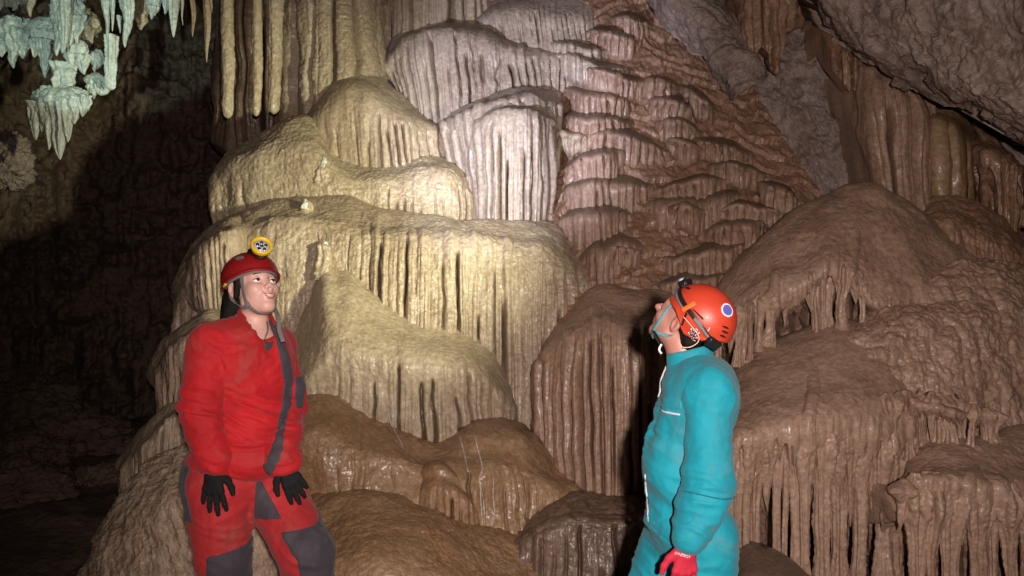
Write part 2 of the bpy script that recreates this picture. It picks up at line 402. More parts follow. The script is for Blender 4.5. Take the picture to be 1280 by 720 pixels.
# ---------------------------------------------------------------- enclosing cave (structure)
def cave_shell():
    nu, nv = 1100, 420
    # denser towards the seen back-left part
    a = np.linspace(0, 1, nu)
    th = np.interp(a, [0, .08, .62, .86, 1], [R(-100), R(110), R(152), R(260), R(260)]) if False else np.interp(a, [0, .12, .68, .9, 1], [R(-80), R(78), R(150), R(230), R(280)])
    z = np.linspace(-1.2, 7.2, nv)[:, None]
    rad = np.interp(np.degrees(th), [-80, 0, 30, 60, 78, 100, 118, 135, 160, 200, 280], [5, 6.2, 7.2, 8.2, 8.7, 9.4, 10.4, 9.2, 7, 5.5, 5])[None]
    P = np.stack([rad * np.cos(th)[None] + 0 * z, rad * np.sin(th)[None] + 0 * z, z + 0 * rad], -1)
    inw = -np.stack([np.cos(th)[None] + 0 * z, np.sin(th)[None] + 0 * z, 0 * z + 0 * rad], -1)
    D = .7 * fbm(P * .5, 4) + .42 * ridged(P * .9, 5, .55) + .32 * ridged(P * np.array([2.7, 2.7, 2.2]), 5, .6) + .10 * ridged(P * np.array([9, 9, 6]), 4, .6)
    D = D + .5 * sst(4.2, 7.2, z + 0 * rad)
    hang = np.maximum(0, ridged(P * np.array([2.2, 2.2, .45]), 3, .5, off=9) - .15)
    D = D + .22 * hang
    P = P + inw * D[..., None]
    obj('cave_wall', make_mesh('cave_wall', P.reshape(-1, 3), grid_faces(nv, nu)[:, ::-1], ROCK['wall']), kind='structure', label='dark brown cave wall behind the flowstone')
    # floor
    n = 260
    x = np.linspace(-11, 11, n); X, Yy = np.meshgrid(x, x)
    Z = -.16 - .11 * np.tanh(X) + .05 * fbm(np.stack([X, Yy, 0 * X], -1) * 1.2, 5)
    Z = Z + .07 * ridged(np.stack([X, Yy, 0 * X], -1) * 1.7, 5, .6) + .02 * ridged(np.stack([X, Yy, 0 * X], -1) * 4, 3)
    for (cx, cy) in ((-.9, 3.0), (.72, 2.75)):     # trodden flat under the cavers' feet
        w = sst(.75, .35, np.hypot(X - cx, Yy - cy)); Z = Z * (1 - w) + w * (0.0 if cx < 0 else -.225)
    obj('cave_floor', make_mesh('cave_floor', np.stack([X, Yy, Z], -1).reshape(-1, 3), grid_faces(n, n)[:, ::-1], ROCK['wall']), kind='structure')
    Z = 6.3 + .5 * fbm(np.stack([X, Yy, 0 * X], -1) * .5, 5, off=4) - .25 * np.maximum(0, ridged(np.stack([X, Yy, 0 * X], -1) * 1.5, 4, off=4))
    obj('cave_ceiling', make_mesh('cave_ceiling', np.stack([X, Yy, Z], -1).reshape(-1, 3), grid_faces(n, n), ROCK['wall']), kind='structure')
cave_shell()

# ---------------------------------------------------------------- flowstone bodies, from the top back to the front
FC = 'flowstone'
# D top tier
flow('flowstone_ledge', [(592,30),(610,8),(640,-8),(690,-20),(760,-25)], [(590,34),(615,18),(650,14),(700,22),(760,18)], [(600,62),(625,60),(650,62),(700,62),(760,45)], 7.3, 7.05, 7.0, 'white',
     'small pale ledge cut by the top edge of the photo, above the stacked ledges', FC, spacing=.05, lump=.03)
# far curtain right of the wide pillar
flow('flowstone_curtain', [(470,-60),(530,-60),(610,-60)], [(470,-50),(530,-50),(610,-50)], [(470,75),(500,55),(560,50),(610,25)], 7.4, 7.2, 7.2, 'cream',
     'fluted curtain hanging beside the wide pillar at the top edge', FC, spacing=.11, A=1.3, lump=.03, hangup=True)
# C
flow('flowstone_ledge', [(476,85),(485,58),(500,44),(530,38),(567,31),(600,34),(627,46),(665,52),(720,60)], [(478,95),(490,68),(520,52),(560,45),(600,52),(630,62),(670,70),(720,74)],
     [(492,105),(510,122),(543,150),(575,130),(607,116),(660,112),(720,104)], 7.05, 6.78, 6.75, 'white', 'pale fluted ledge above the tallest white curtain, top left of it', FC, spacing=.075, A=1.2, mud_shade=.4)
# E
flow('flowstone_curtain', [(545,150),(570,138),(600,124),(640,110),(675,108),(705,116)], [(548,160),(575,150),(605,138),(640,130),(675,133),(703,142)],
     [(575,285),(605,288),(640,288),(675,288),(694,286)], 6.55, 6.25, 6.2, 'white', 'brightest white fluted curtain in the middle of the cave wall', FC, spacing=.085, A=1.35, C=13, mud_shade=.5)
flow('flowstone_ledge', [(583,160),(600,143),(620,131),(660,128),(685,134),(700,144)], [(585,172),(605,155),(630,143),(665,142),(685,150),(699,160)],
     [(592,278),(610,284),(640,284),(665,284),(680,282),(692,270)], 6.2, 6.02, 6.05, 'white', 'narrow white lower lip standing before the brightest curtain', FC, spacing=.07, A=1.35)
# wide pillar
flow('flowstone_pillar', [(352,-60),(415,-60),(482,-60)], [(352,-45),(415,-45),(482,-45)], [(352,152),(390,150),(430,130),(486,95)], 6.85, 6.7, 6.62, 'cream',
     'wide pale pillar with faint ridges joining the roof to the dome', FC, spacing=.22, A=.5, lump=.05, hangup=True, bend=.55, pebble=.009)
# B
flow('flowstone_dome', [(372,150),(395,115),(420,92),(447,82),(475,92),(505,116),(530,138),(552,152)], [(372,165),(400,140),(430,122),(460,124),(490,142),(520,152),(553,164)],
     [(380,215),(420,215),(470,212),(510,208),(556,208)], 6.75, 6.35, 6.3, 'tan', 'tan rounded dome under the wide pillar, beside the upper ledges', FC, spacing=.085, A=1.1, fs=.22, Au=[(380,.1),(440,.35),(480,1),(556,1)], mid=.7)
# N and F: one shoulder
flow('flowstone_dome', [(272,222),(286,194),(305,181),(335,161),(365,146),(392,150),(420,186),(450,203),(480,204),(520,198),(555,198),(580,212),(600,245),(606,272)],
     [(264,246),(280,220),(305,206),(340,194),(375,188),(405,200),(432,224),(460,228),(500,224),(530,220),(555,220),(578,232),(598,260),(607,280)],
     [(266,275),(290,292),(340,295),(390,300),(440,300),(500,292),(560,292),(607,292)], 6.3, 6.05, 5.98, 'cream', 'smooth greenish cream shoulder below the straight hanging columns', FC, spacing=.06, A=.7, lump=.07, C=22, pebble=.007,
     Au=[(270,1.),(300,.7),(330,.04),(460,.06),(500,.7),(606,.8)], mid=.8, fs=.25)
# G long ledge
flow('flowstone_ledge', [(224,360),(238,318),(262,284),(300,265),(340,254),(385,248),(432,248),(477,262),(531,271),(562,279),(601,277),(650,275),(690,277),(721,312),(757,350)],
     [(220,400),(236,352),(262,320),(300,302),(340,294),(385,290),(430,290),(477,296),(531,302),(575,308),(620,312),(655,315),(685,324),(725,347),(762,374)],
     [(212,470),(240,520),(290,540),(340,540),(385,520),(420,470),(465,400),(512,410),(560,440),(610,560),(670,560),(700,480),(765,420)], 5.85, 5.5, 5.4, 'tan', 'long pale ledge crossing the wall behind the red helmet, with a tall fluted curtain', FC, spacing=.08, A=1.25, C=26, mid=.6,
     Au=[(215,.9),(255,.6),(290,.05),(440,.08),(480,.9),(760,1.1)], fs=.06, pebble=.006, lump=.07, mud_shade=[(230,0),(430,.1),(560,.35),(640,.7),(700,1),(760,1)])
# I
flow('flowstone_mound', [(672,440),(685,408),(702,394),(725,370),(752,356),(790,358),(840,362),(900,372)], [(672,460),(690,436),(715,424),(750,420),(790,424),(840,430),(900,440)],
     [(675,570),(700,600),(745,625),(785,622),(840,625),(900,630)], 5.35, 4.92, 4.85, 'pink', 'pink brown mound with long dripping curtain behind the turquoise suited caver', FC, spacing=.066, A=1.35, C=13, mud_shade=.9)
# H
flow('flowstone_mound', [(300,470),(345,430),(378,395),(394,350),(407,322),(419,334),(434,330),(457,350),(488,370),(523,390),(578,403),(609,420),(628,448),(637,480)],
     [(300,510),(345,490),(380,470),(400,440),(425,430),(455,436),(488,446),(523,452),(570,456),(605,468),(628,488),(638,505)],
     [(300,560),(385,530),(430,530),(492,545),(523,560),(555,560),(613,552),(640,552)], 5.4, 4.97, 4.98, 'cream', 'large cream mound with fluted skirt, right of the red suited caver', FC, spacing=.085, A=1.1, C=20, drapmat='cream', Au=[(380,.08),(430,.3),(490,.8),(640,1.1)], mid=.9, fs=.12)
flow('flowstone_ledge', [(193,470),(200,440),(212,420),(236,400),(262,385),(295,395)], [(193,480),(202,452),(222,435),(245,420),(270,415),(295,420)], [(200,520),(215,530),(245,540),(270,545),(295,545)],
     5.0, 4.82, 4.85, 'crust', 'small pale topped ledge at the left elbow side of the red suit', FC, spacing=.055, A=1.3)
flow('flowstone_ledge', [(150,585),(160,555),(180,530),(205,508),(230,490),(260,490)], [(150,595),(163,570),(185,548),(210,525),(235,510),(260,505)], [(150,625),(170,628),(200,620),(235,610),(260,610)],
     4.75, 4.6, 4.62, 'tan', 'lowest fluted ledge on the left, above the rough pale boulder slope', FC, spacing=.05, A=1.3)
flow('flowstone_ledge', [(236,330),(246,305),(262,290),(282,275),(310,268)], [(236,340),(248,318),(266,303),(288,292),(310,290)], [(240,372),(255,378),(280,375),(310,370)],
     5.6, 5.35, 5.35, 'crust', 'uppermost small ledge left of the red helmet', FC, spacing=.05, A=1.2)
# N5 rough pale rock
flow('limestone_boulder', [(98,735),(118,690),(142,645),(168,602),(198,572),(225,552),(270,540),(330,560),(390,610)], [(70,800),(110,730),(150,680),(190,650),(230,630),(280,620),(340,640),(395,670)],
     [(60,900),(120,900),(200,900),(300,900),(400,900)], 4.3, 3.85, 3.6, 'crust', 'rough pale pinkish boulder slope behind the red trouser legs', 'boulder', lump=.08, pebble=.004, strk=.038, nofl=True, bend=.5, ends=.25)
# J / K / L / M
flow('flowstone_mound', [(340,520),(380,497),(403,494),(457,507),(492,516),(520,536),(545,546),(578,541),(632,536),(663,552),(702,583),(735,614)],
     [(330,570),(375,560),(403,560),(450,572),(485,575),(515,580),(540,592),(578,596),(625,585),(665,598),(705,620),(740,640)],
     [(330,690),(380,680),(430,680),(480,680),(530,690),(580,700),(640,700),(700,690),(745,680)], 4.9, 4.62, 4.5, 'ochre', 'smooth ochre and brown mound with white trickle lines, right of the gloved hands', FC, spacing=.075, A=.9, lump=.12, bend=.2, C=22,
     Au=[(380,.0),(500,.1),(540,.5),(640,.35),(740,.9)], deep=.15, mid=1.2)
flow('flowstone_mound', [(505,600),(528,582),(550,578),(574,590),(600,610),(618,640)], [(500,640),(530,618),(560,615),(588,630),(610,655),(622,670)], [(500,690),(545,695),(580,700),(625,700)],
     4.58, 4.47, 4.45, 'ochre', 'low brown hump with short flutes just above the bottom mound', FC, spacing=.06, A=.7, deep=.05, ends=.25)
flow('flowstone_mound', [(590,690),(630,662),(663,636),(710,619),(735,616),(784,622),(850,632),(920,650)], [(590,715),(635,690),(670,668),(715,655),(750,655),(790,660),(850,672),(920,690)], [(590,790),(720,790),(800,790),(920,790)],
     4.5, 4.32, 4.25, 'dark', 'darkest wet brown mound at the feet of the long dripping curtain', FC, spacing=.07, A=.6, knob=.02, lump=.08, mud_shade=.6)
flow('flowstone_mound', [(290,680),(350,645),(400,628),(440,624),(488,627),(527,638),(593,658),(663,677),(705,695),(730,740)], [(290,750),(360,725),(420,712),(480,715),(550,728),(620,745),(690,765),(740,800)],
     [(290,900),(450,900),(550,900),(650,900),(750,900)], 4.3, 3.85, 3.6, 'ochre', 'broad smooth brown mound along the bottom edge between the two cavers', FC, lump=.09, nofl=True, bend=.3, pebble=.006)

# ---------------------------------------------------------------- right side
# overhanging slab
def slab(name, rows, mat, label, cat, n=(420, 220), lay=.03, seed=0):
    rows = np.stack([np.stack([W(*p) for p in r]) for r in rows])
    P = cr(cr(rows, n[1]).transpose(1, 0, 2), n[0]).transpose(1, 0, 2)
    F = grid_faces(n[1], n[0]); N = vnormals(P.reshape(-1, 3), F).reshape(P.shape)
    q = P @ np.array([[.75, .35, -.55], [.3, .7, .6], [.6, -.6, .5]]).T
    D = .11 * fbm(q * np.array([.8, 2.2, 2.2]), 5, .6, off=seed) + .09 * np.floor(3 * fbm(q * np.array([.5, 1.3, 2.6]), 4, .55, off=seed + 4)) * .6 + .035 * ridged(P * 3.5, 5, .6, off=seed) + lay * ridged(q * np.array([.7, 4, 5]), 5, .55, off=seed) + .012 * ridged(P * 12, 4, .6, off=seed)
    P = P + N * D[..., None]
    o0 = P.reshape(-1, 3).mean(0)
    idx = np.arange(P.shape[0] * P.shape[1]).reshape(P.shape[:2])
    loop = np.concatenate([idx[0, :-1], idx[:-1, -1], idx[-1, :0:-1], idx[:0:-1, 0]])
    V = (P - o0).reshape(-1, 3); ring = V[loop] + np.array([0, .9, .5]); b = len(V); m = len(loop); a = np.arange(m); a2 = (a + 1) % m
    Fq = np.concatenate([F, np.stack([loop[a2], loop[a], b + a, b + a2], -1), np.stack([b + a2, b + a, np.full(m, b + m), np.full(m, b + m)], -1)[:, [0, 1, 2, 2]][:0]])
    tri = [(b + (k + 1) % m, b + k, b + m) for k in range(m)]
    V = np.concatenate([V, ring, ring.mean(0)[None]])
    T = np.concatenate([Fq[:, [0, 1, 2]], Fq[:, [0, 2, 3]], np.array(tri)])
    return obj(name, make_mesh(name, V, T, ROCK[mat]), None, o0, label, cat)

slab('rock_overhang', [
    [(1015,-20,6.2),(1062,52,6.1),(1105,84,5.9),(1150,108,5.7),(1190,133,5.5),(1240,150,5.3),(1330,200,5.1)],
    [(1018,-30,5.7),(1066,42,5.6),(1110,74,5.4),(1150,98,5.2),(1185,124,5.0),(1235,138,4.8),(1330,188,4.6)],
    [(1030,-60,5.55),(1090,-10,5.35),(1140,30,5.1),(1190,60,4.9),(1240,85,4.7),(1290,100,4.5),(1370,150,4.3)],
    [(1060,-140,5.2),(1130,-100,5.0),(1190,-70,4.7),(1240,-40,4.5),(1300,-20,4.3),(1360,0,4.1),(1450,40,3.9)],
    [(1100,-300,4.9),(1180,-270,4.6),(1260,-250,4.3),(1330,-230,4.1),(1400,-200,3.9),(1500,-180,3.7),(1620,-150,3.5)]],
    'grey', 'huge grey rock slab overhanging the top right corner', 'rock slab')
# bedrock below it
slab('bedrock_face', [
    [(770,-60,7.6),(850,-60,7.5),(930,-60,7.3),(1010,-60,7.1),(1080,-60,7.0),(1180,-20,6.9),(1330,60,6.6)],
    [(800,30,7.4),(870,40,7.3),(940,30,7.1),(1010,40,6.9),(1080,60,6.8),(1180,100,6.7),(1330,150,6.4)],
    [(850,120,7.2),(905,120,7.05),(960,110,6.95),(1020,120,6.8),(1080,140,6.7),(1180,180,6.6),(1330,230,6.3)],
    [(900,200,7.0),(950,200,6.9),(1000,190,6.8),(1050,200,6.7),(1100,220,6.6),(1190,260,6.5),(1330,300,6.2)],
    [(940,320,6.9),(990,320,6.8),(1040,320,6.7),(1090,330,6.6),(1140,340,6.5),(1200,360,6.4),(1330,400,6.1)]],
    'grey', 'grey purple bedrock face with thin pale edges, left of the overhanging slab', 'rock face', lay=.06, seed=5)
slab('rock_rib', [
    [(792,-40,7.0),(812,-10,7.0),(850,40,6.95),(890,85,6.85),(920,125,6.8)],
    [(800,-44,6.8),(826,-10,6.8),(862,34,6.75),(900,78,6.65),(928,118,6.6)],
    [(840,-44,6.75),(858,-10,6.75),(890,30,6.7),(920,70,6.62),(940,110,6.6)],
    [(880,-44,7.0),(890,-10,7.0),(915,25,6.9),(938,64,6.8),(950,100,6.8)]],
    'grey', 'slanting grey brown rib of layered rock running down to the right', 'rock rib', n=(220, 130), lay=.05, seed=9)
flow('hanging_drapery', [(915,-30),(950,-40),(1000,-30)], [(915,-20),(950,-25),(1000,-20)], [(920,50),(940,72),(955,55),(972,85),(985,40),(1000,30)], 6.8, 6.65, 6.6, 'brown',
     'brown crumpled rock drapery hanging at the top edge near the slanting rib', 'drapery', spacing=.09, A=1.2, knob=.04, C=13, hangup=True)
# draperies under the overhang
flow('hanging_drapery', [(1020,-10),(1045,10),(1075,45),(1110,75)], [(1022,20),(1048,40),(1078,65),(1112,92)], [(1030,60),(1050,90),(1065,110),(1085,90),(1112,120)], 6.4, 6.25, 6.22, 'brown',
     'short fringed brown drapery tucked under the overhanging slab', 'drapery', spacing=.06, A=1.2, arch=True, C=13, hangup=True, fringe=.06)
flow('hanging_drapery', [(1062,70),(1090,75),(1130,100),(1160,110)], [(1064,85),(1092,95),(1130,115),(1162,125)], [(1092,235),(1112,262),(1140,272),(1175,270)], 6.2, 6.0, 5.85, 'pink',
     'tall folded pinkish drapery falling from the slab to the right mound', 'drapery', spacing=.13, A=1.3, lump=.06, C=11)
flow('flowstone_column', [(1150,120),(1180,125),(1215,160)], [(1148,150),(1182,160),(1216,185)], [(1148,270),(1185,275),(1222,280)], 6.2, 5.98, 5.9, 'ochre',
     'smooth ochre stained column beside the tall folded drapery', 'column', spacing=.2, A=.4, lump=.05, bend=.5)
flow('hanging_drapery', [(1215,170),(1245,185),(1285,210)], [(1215,185),(1248,200),(1288,220)], [(1222,270),(1240,255),(1258,285),(1290,270)], 6.0, 5.9, 5.85, 'brown',
     'ragged small drapery at the right edge below the slab', 'drapery', spacing=.06, A=1.2, knob=.03, arch=True, C=13, hangup=True, fringe=.06)
# R3 small back mound
flow('flowstone_mound', [(1125,275),(1149,255),(1172,244),(1223,255),(1262,278),(1300,302)], [(1125,300),(1150,285),(1180,280),(1225,290),(1262,308),(1300,325)], [(1130,380),(1180,390),(1240,400),(1300,410)],
     5.75, 5.45, 5.3, 'brown', 'small knobbly mound at the right edge under the draperies', FC, spacing=.1, A=.4, knob=.03)
# R
bigdome = flow('flowstone_dome', [(892,350),(925,318),(960,290),(1000,263),(1045,242),(1090,226),(1125,245),(1165,275),(1215,310),(1260,340),(1300,360)],
     [(892,425),(920,404),(947,388),(975,376),(1000,362),(1036,338),(1062,350),(1100,380),(1160,390),(1230,400),(1300,410)],
     [(895,475),(930,468),(958,455),(1009,435),(1050,425),(1090,440),(1160,470),(1230,490),(1300,500)], 5.4, 4.95, 5.5, 'pink',
     'largest olive brown dome on the right with a fringe of pointed drips', FC, spacing=.075, A=1.0, arch=True, C=19, bend=.2, lump=.08, mid=.8, deep=.12, mud_shade=.5)
drips(bigdome, [(898,424),(920,406),(947,390),(975,378),(1000,364),(1036,340),(1062,352),(1080,372)], [(898,470),(930,456),(958,436),(1009,421),(1050,412),(1080,420)], 19, 4.95, .036, 'pink', 3, .5, 'drip')
# R2 pebbly flank
flow('flowstone_flank', [(1046,410),(1062,392),(1090,376),(1120,367),(1155,352),(1200,335),(1300,318)], [(1046,440),(1075,425),(1120,425),(1160,430),(1210,440),(1300,440)], [(1060,600),(1120,600),(1180,600),(1240,600),(1300,600)],
     5.05, 4.72, 4.5, 'pink', 'knobbly pink brown flank covered in small bumps at the right edge', FC, nofl=True, knob=.045, lump=.10, pebble=.007, bend=.2)
# S
wetdome = flow('flowstone_dome', [(880,500,4.9),(910,466,4.9),(935,442,4.9),(958,428,4.9),(1009,412,4.9),(1050,400,4.92),(1085,405,4.9),(1120,430,4.85),(1165,470,4.8)], [(880,580,4.4),(920,563,4.34),(960,550,4.32),(1003,541,4.32),(1053,538,4.34),(1105,546,4.4),(1165,520,4.6)],
     [(880,740,5.1),(940,735,5.1),(1000,740,5.1),(1060,740,5.1),(1110,740,5.05),(1165,700,4.95)], 4.85, 4.33, 4.36, 'pink', 'wet brown dome with long hanging columns right of the turquoise suit', FC, spacing=.08, A=1.15, arch=True, aw=1.3, C=17, lump=.05, mid=1.0, mud_shade=.3, pebble=.002)
drips(wetdome, [(905,572,4.37),(920,563,4.34),(960,550,4.32),(1003,541,4.32),(1053,538,4.34),(1105,546,4.4),(1140,534,4.5)], [(905,745),(1000,750),(1140,745)], 20, 4.33, .042, 'pink', 8, .3)
# T
lowmound = flow('flowstone_mound', [(1120,590),(1140,566),(1187,554),(1240,546),(1300,535)], [(1118,625),(1145,610),(1180,610),(1235,620),(1300,625)], [(1115,800),(1160,800),(1230,800),(1300,800)],
     4.3, 4.05, 4.65, 'pink', 'lowest brown mound with hollow drips in the bottom right corner', FC, spacing=.08, A=1.1, arch=True, aw=1.25, C=13, bend=.15, knob=.01, mud_shade=.35)
drips(lowmound, [(1122,622),(1145,610),(1180,610),(1235,620),(1290,624)], [(1122,790),(1200,790),(1290,790)], 13, 4.05, .042, 'pink', 12, .35)
smalllip = flow('flowstone_ledge', [(1105,500),(1135,490),(1170,492),(1210,500),(1250,512)], [(1105,515),(1135,508),(1170,510),(1210,522),(1250,535)], [(1108,560),(1140,572),(1180,565),(1220,560),(1252,560)],
     4.5, 4.36, 4.8, 'pink', 'small hollowed lip of drips just above the lowest right mound', FC, spacing=.075, A=.8, arch=True)
drips(smalllip, [(1108,512),(1135,508),(1170,510),(1210,522),(1248,535)], [(1108,565),(1140,574),(1180,567),(1220,562),(1248,562)], 11, 4.36, .034, 'pink', 21, .3, 'drip')
flow('flowstone_mound', [(900,712),(918,692),(938,682),(965,690),(1000,706),(1040,725)], [(895,760),(920,735),(945,730),(975,735),(1010,750),(1045,770)], [(890,860),(940,860),(1000,860),(1050,860)],
     4.15, 3.95, 3.85, 'dark', 'low dark hump at the bottom edge right of the turquoise suit legs', FC, nofl=True, lump=.06)

# scalloped cascade: one mass, each scallop a part
def Ys(px, py): return 5.5 + (360 - py) / 360 * 1.6 + .0008 * (px - 800) + .35 * sst(745, 670, px)
co = W(860, 380, 5.6)
cas = empty('flowstone_cascade', co, 'slope of many small scalloped tiers stepping up behind the orange helmet', 'cascade')
slab_rows = [[(560,-60),(640,-60),(760,-60),(830,-40),(900,20)], [(560,60),(650,60),(770,60),(850,70),(960,150)], [(600,180),(680,180),(780,180),(880,190),(1030,260)], [(640,290),(700,290),(770,290),(860,300),(960,310)], [(680,390),(730,390),(790,390),(860,390),(930,380)]]
rows = np.stack([np.stack([W(x, y, Ys(x, y) + .24) for x, y in r]) for r in slab_rows])
P = cr(cr(rows, 360).transpose(1, 0, 2), 360).transpose(1, 0, 2); F = grid_faces(360, 360)
N = vnormals(P.reshape(-1, 3), F).reshape(P.shape)
ph = P[..., 2] * 5.5 + 1.6 * fbm(P * 2, 3) + .8 * np.abs(np.sin(P[..., 0] * 6 + 3 * vn(P * 1.3)))
P = P + N * (.10 * fbm(P * 2, 4) + .05 * (1 - (ph - np.floor(ph))) ** .7 + .02 * ridged(P * np.array([14, 14, 4]), 3) - .012 * ridged(P * 14, 3))[..., None]
o_ = obj('slope', make_mesh('slope', (P - co).reshape(-1, 3), F, ROCK['brown']), cas)
ARCS = [
 ([(636,56),(652,48),(670,46),(705,46),(740,55),(772,60)], 22), ([(640,74),(660,58),(695,60),(730,66),(760,76),(806,84)], 24),
 ([(688,86),(720,79),(755,82),(790,94),(830,100),(842,114)], 20), ([(700,112),(715,108),(750,112),(785,120),(800,140)], 20), ([(690,150),(715,140),(760,140),(800,150)], 24),
 ([(700,178),(740,160),(780,158),(805,170),(830,183),(862,192)], 24), ([(693,222),(715,196),(750,183),(785,183),(808,194)], 30),
 ([(690,262),(705,232),(740,217),(780,215),(805,220),(842,234)], 40), ([(808,236),(850,222),(880,215),(922,224)], 22),
 ([(798,246),(840,236),(880,232),(920,228),(948,240)], 62), ([(688,284),(715,260),(750,254),(785,256),(805,268)], 44),
 ([(876,286),(920,272),(950,274),(968,280)], 26), ([(888,268),(920,250),(955,255),(992,266)], 18), ([(716,318),(740,296),(775,291),(805,295),(819,312)], 58),
 ([(816,326),(850,309),(890,302),(930,297),(952,302)], 36), ([(800,352),(835,344),(860,338),(900,335),(932,336)], 30),
 ([(756,20),(790,15),(822,34)], 18), ([(726,36),(770,34),(812,54)], 18), ([(800,122),(840,119),(878,140)], 20), ([(812,152),(850,144),(884,166)], 20),
 ([(856,172),(900,174),(944,192)], 18), ([(870,204),(915,199),(968,220)], 18), ([(936,222),(980,232),(1008,262)], 20), ([(820,172),(850,168),(890,188)], 18), ([(846,104),(870,112),(900,140)], 16)]
rn = random.Random(5)
for k in range(5):                                 # lesser scallops between the larger ones
    x = rn.uniform(700, 960); y = rn.uniform(20, 330)
    if x > 800 + y * .62 or (y > 240 and x > 900) : continue
    w = rn.uniform(16, 42); d = rn.uniform(.05, .25) * w * (1 if x > 760 else -.3)
    ARCS.append(([(x - w, y + 7 + rn.uniform(0, 5)), (x - w * .4, y), (x + w * .3, y + d * .3), (x + w, y + 8 + d)], rn.uniform(12, 24)))
for k, (cpts, h) in enumerate(ARCS):
    c9 = poly(cpts, 11); tt = np.linspace(-1, 1, 11)
    wob = 1.5 * vn(np.stack([c9[:, 0] * .07, tt * 0 + k * 3.3, tt * 0], -1)) + .8 * vn(np.stack([c9[:, 0] * .2, tt * 0 + k * 7.3, tt * 0], -1))
    hh = h * (1 - .7 * tt ** 2) * (1 + .28 * vn(np.stack([c9[:, 0] * .12, tt * 0 + k * 1.3, tt * 0 + 5], -1)))
    ya = Ys(c9[:, 0], c9[:, 1]) + .42 * np.abs(tt) ** 2.5 + .05 * vn(np.stack([c9[:, 0] * .05, tt * 0 + k, tt * 0 + 2], -1))
    mk = lambda dy, dY: [(a_, b_, c_) for a_, b_, c_ in zip(c9[:, 0], c9[:, 1] + wob + dy, ya + dY)]
    flow('tier', mk(0, .14), mk(hh * .36, -.12), mk(hh * 1.2, -.06), 0, 0, 0, ('white' if k in (0, 1) else 'tan' if c9[5, 0] < 745 else 'pink'), spacing=.065, A=.95, C=11, parent=cas, origin=co, back=.2, lump=.02, q=1.25, pebble=.003, fringe=.05, fs=.1, mud_shade=.9, bend=0, ends=.2, deep=.16)  # tier tops darkened in colour to paint their grazing-light shade

# ---------------------------------------------------------------- hanging columns, stalagmites, stalactites
G1 = 'hanging columns beside the wide pillar'
spike('stalactite', 285, -60, 148, 6.1, .055, 'cream', 'leftmost hanging column, long and straight, left of the wide pillar', 'stalactite', G1, blunt=.75, flut=.12)
spike('stalactite', 321, -60, 146, 6.2, .045, 'cream', 'thinnest of the three straight hanging columns, in the middle', 'stalactite', G1, blunt=.8, flut=.12)
spike('stalactite', 344, -60, 143, 6.35, .062, 'cream', 'hanging column closest to the wide pillar', 'stalactite', G1, blunt=.8, flut=.12)
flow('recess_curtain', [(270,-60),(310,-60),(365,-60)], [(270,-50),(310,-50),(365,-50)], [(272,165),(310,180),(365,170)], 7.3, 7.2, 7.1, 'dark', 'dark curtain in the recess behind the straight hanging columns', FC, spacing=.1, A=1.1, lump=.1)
G2 = 'small stalagmites on the left mounds'
bpy.context.view_layer.update()
DG = bpy.context.evaluated_depsgraph_get()
def ground_at(px, py):
    d = Vector(W(px, py, 1.0) - np.array([0, 0, CZ])).normalized()
    ok, p, n, *_ = sc.ray_cast(DG, Vector((0, 0, CZ)), d)
    return (np.array(p), np.array(n)) if ok else (W(px, py, 5.5), np.array([0, -1., 0]))
for px, p0, p1, r, lb in ((405, 198, 214, .040, 'highest small stalagmite with a white tip on the tan dome'), (381, 250, 266, .042, 'middle small stalagmite with a pale tip above the red helmet'), (407, 303, 334, .05, 'thickest small stalagmite with a wet pale tip beside the cream mound')):
    Y = ground_at(px, p1)[0][1] + .02
    st = spike('stalagmite', px, p0, p1 + 16, Y, r * 1.9, 'cream', lb, 'stalagmite', G2, up=True, blunt=.36, pw=1.0, rnd=.12)
    c = np.array(st.location)
    spike('tip', px, p0 - 2, p0 + 11, Y - .006, r * .74, 'tip', up=True, blunt=.6, rnd=.7, parent=st, origin=c)
    if p0 == 303: spike('straw', px + 1, 290, 304, Y, .006, 'dark', 'tiny dark straw standing on the thickest small stalagmite', 'straw', up=True, blunt=.4)
mound = [o for o in COL.objects if 'white trickle' in str(o.get('label'))][0]
for line in ([(594,546),(597,560),(603,585),(599,600),(604,625),(606,655)], [(600,600),(601,630),(603,652)], [(617,598),(616,620),(618,640),(615,655)], [(575,546),(580,565),(585,590)], [(486,512),(489,530),(497,545),(504,560)]):
    pts = []
    for x, y in cr(np.array(line, float), len(line) * 5):
        p, n = ground_at(x, y); pts.append(p + n * .003)
    m_ = len(pts); Pp = np.array(pts); th = np.linspace(0, 2 * np.pi, 6, endpoint=False)
    rr_ = .0034 * (.1 + 1.1 * hsh(np.arange(m_), 3))[:, None, None]
    V = Pp[:, None] + rr_ * (np.cos(th)[None, :, None] * np.array([1, 0, 0]) + .5 * np.sin(th)[None, :, None] * np.array([0, 1, .3]))
    i = np.arange(m_ * 6).reshape(m_, 6); j = np.roll(i, -1, 1)
    obj('trickle', make_mesh('trickle', V.reshape(-1, 3) - np.array(mound.location), np.stack([i[:-1], j[:-1], j[1:], i[1:]], -1).reshape(-1, 4), ROCK['ice']), mound)
G3 = 'stalactites hanging in the top left corner'
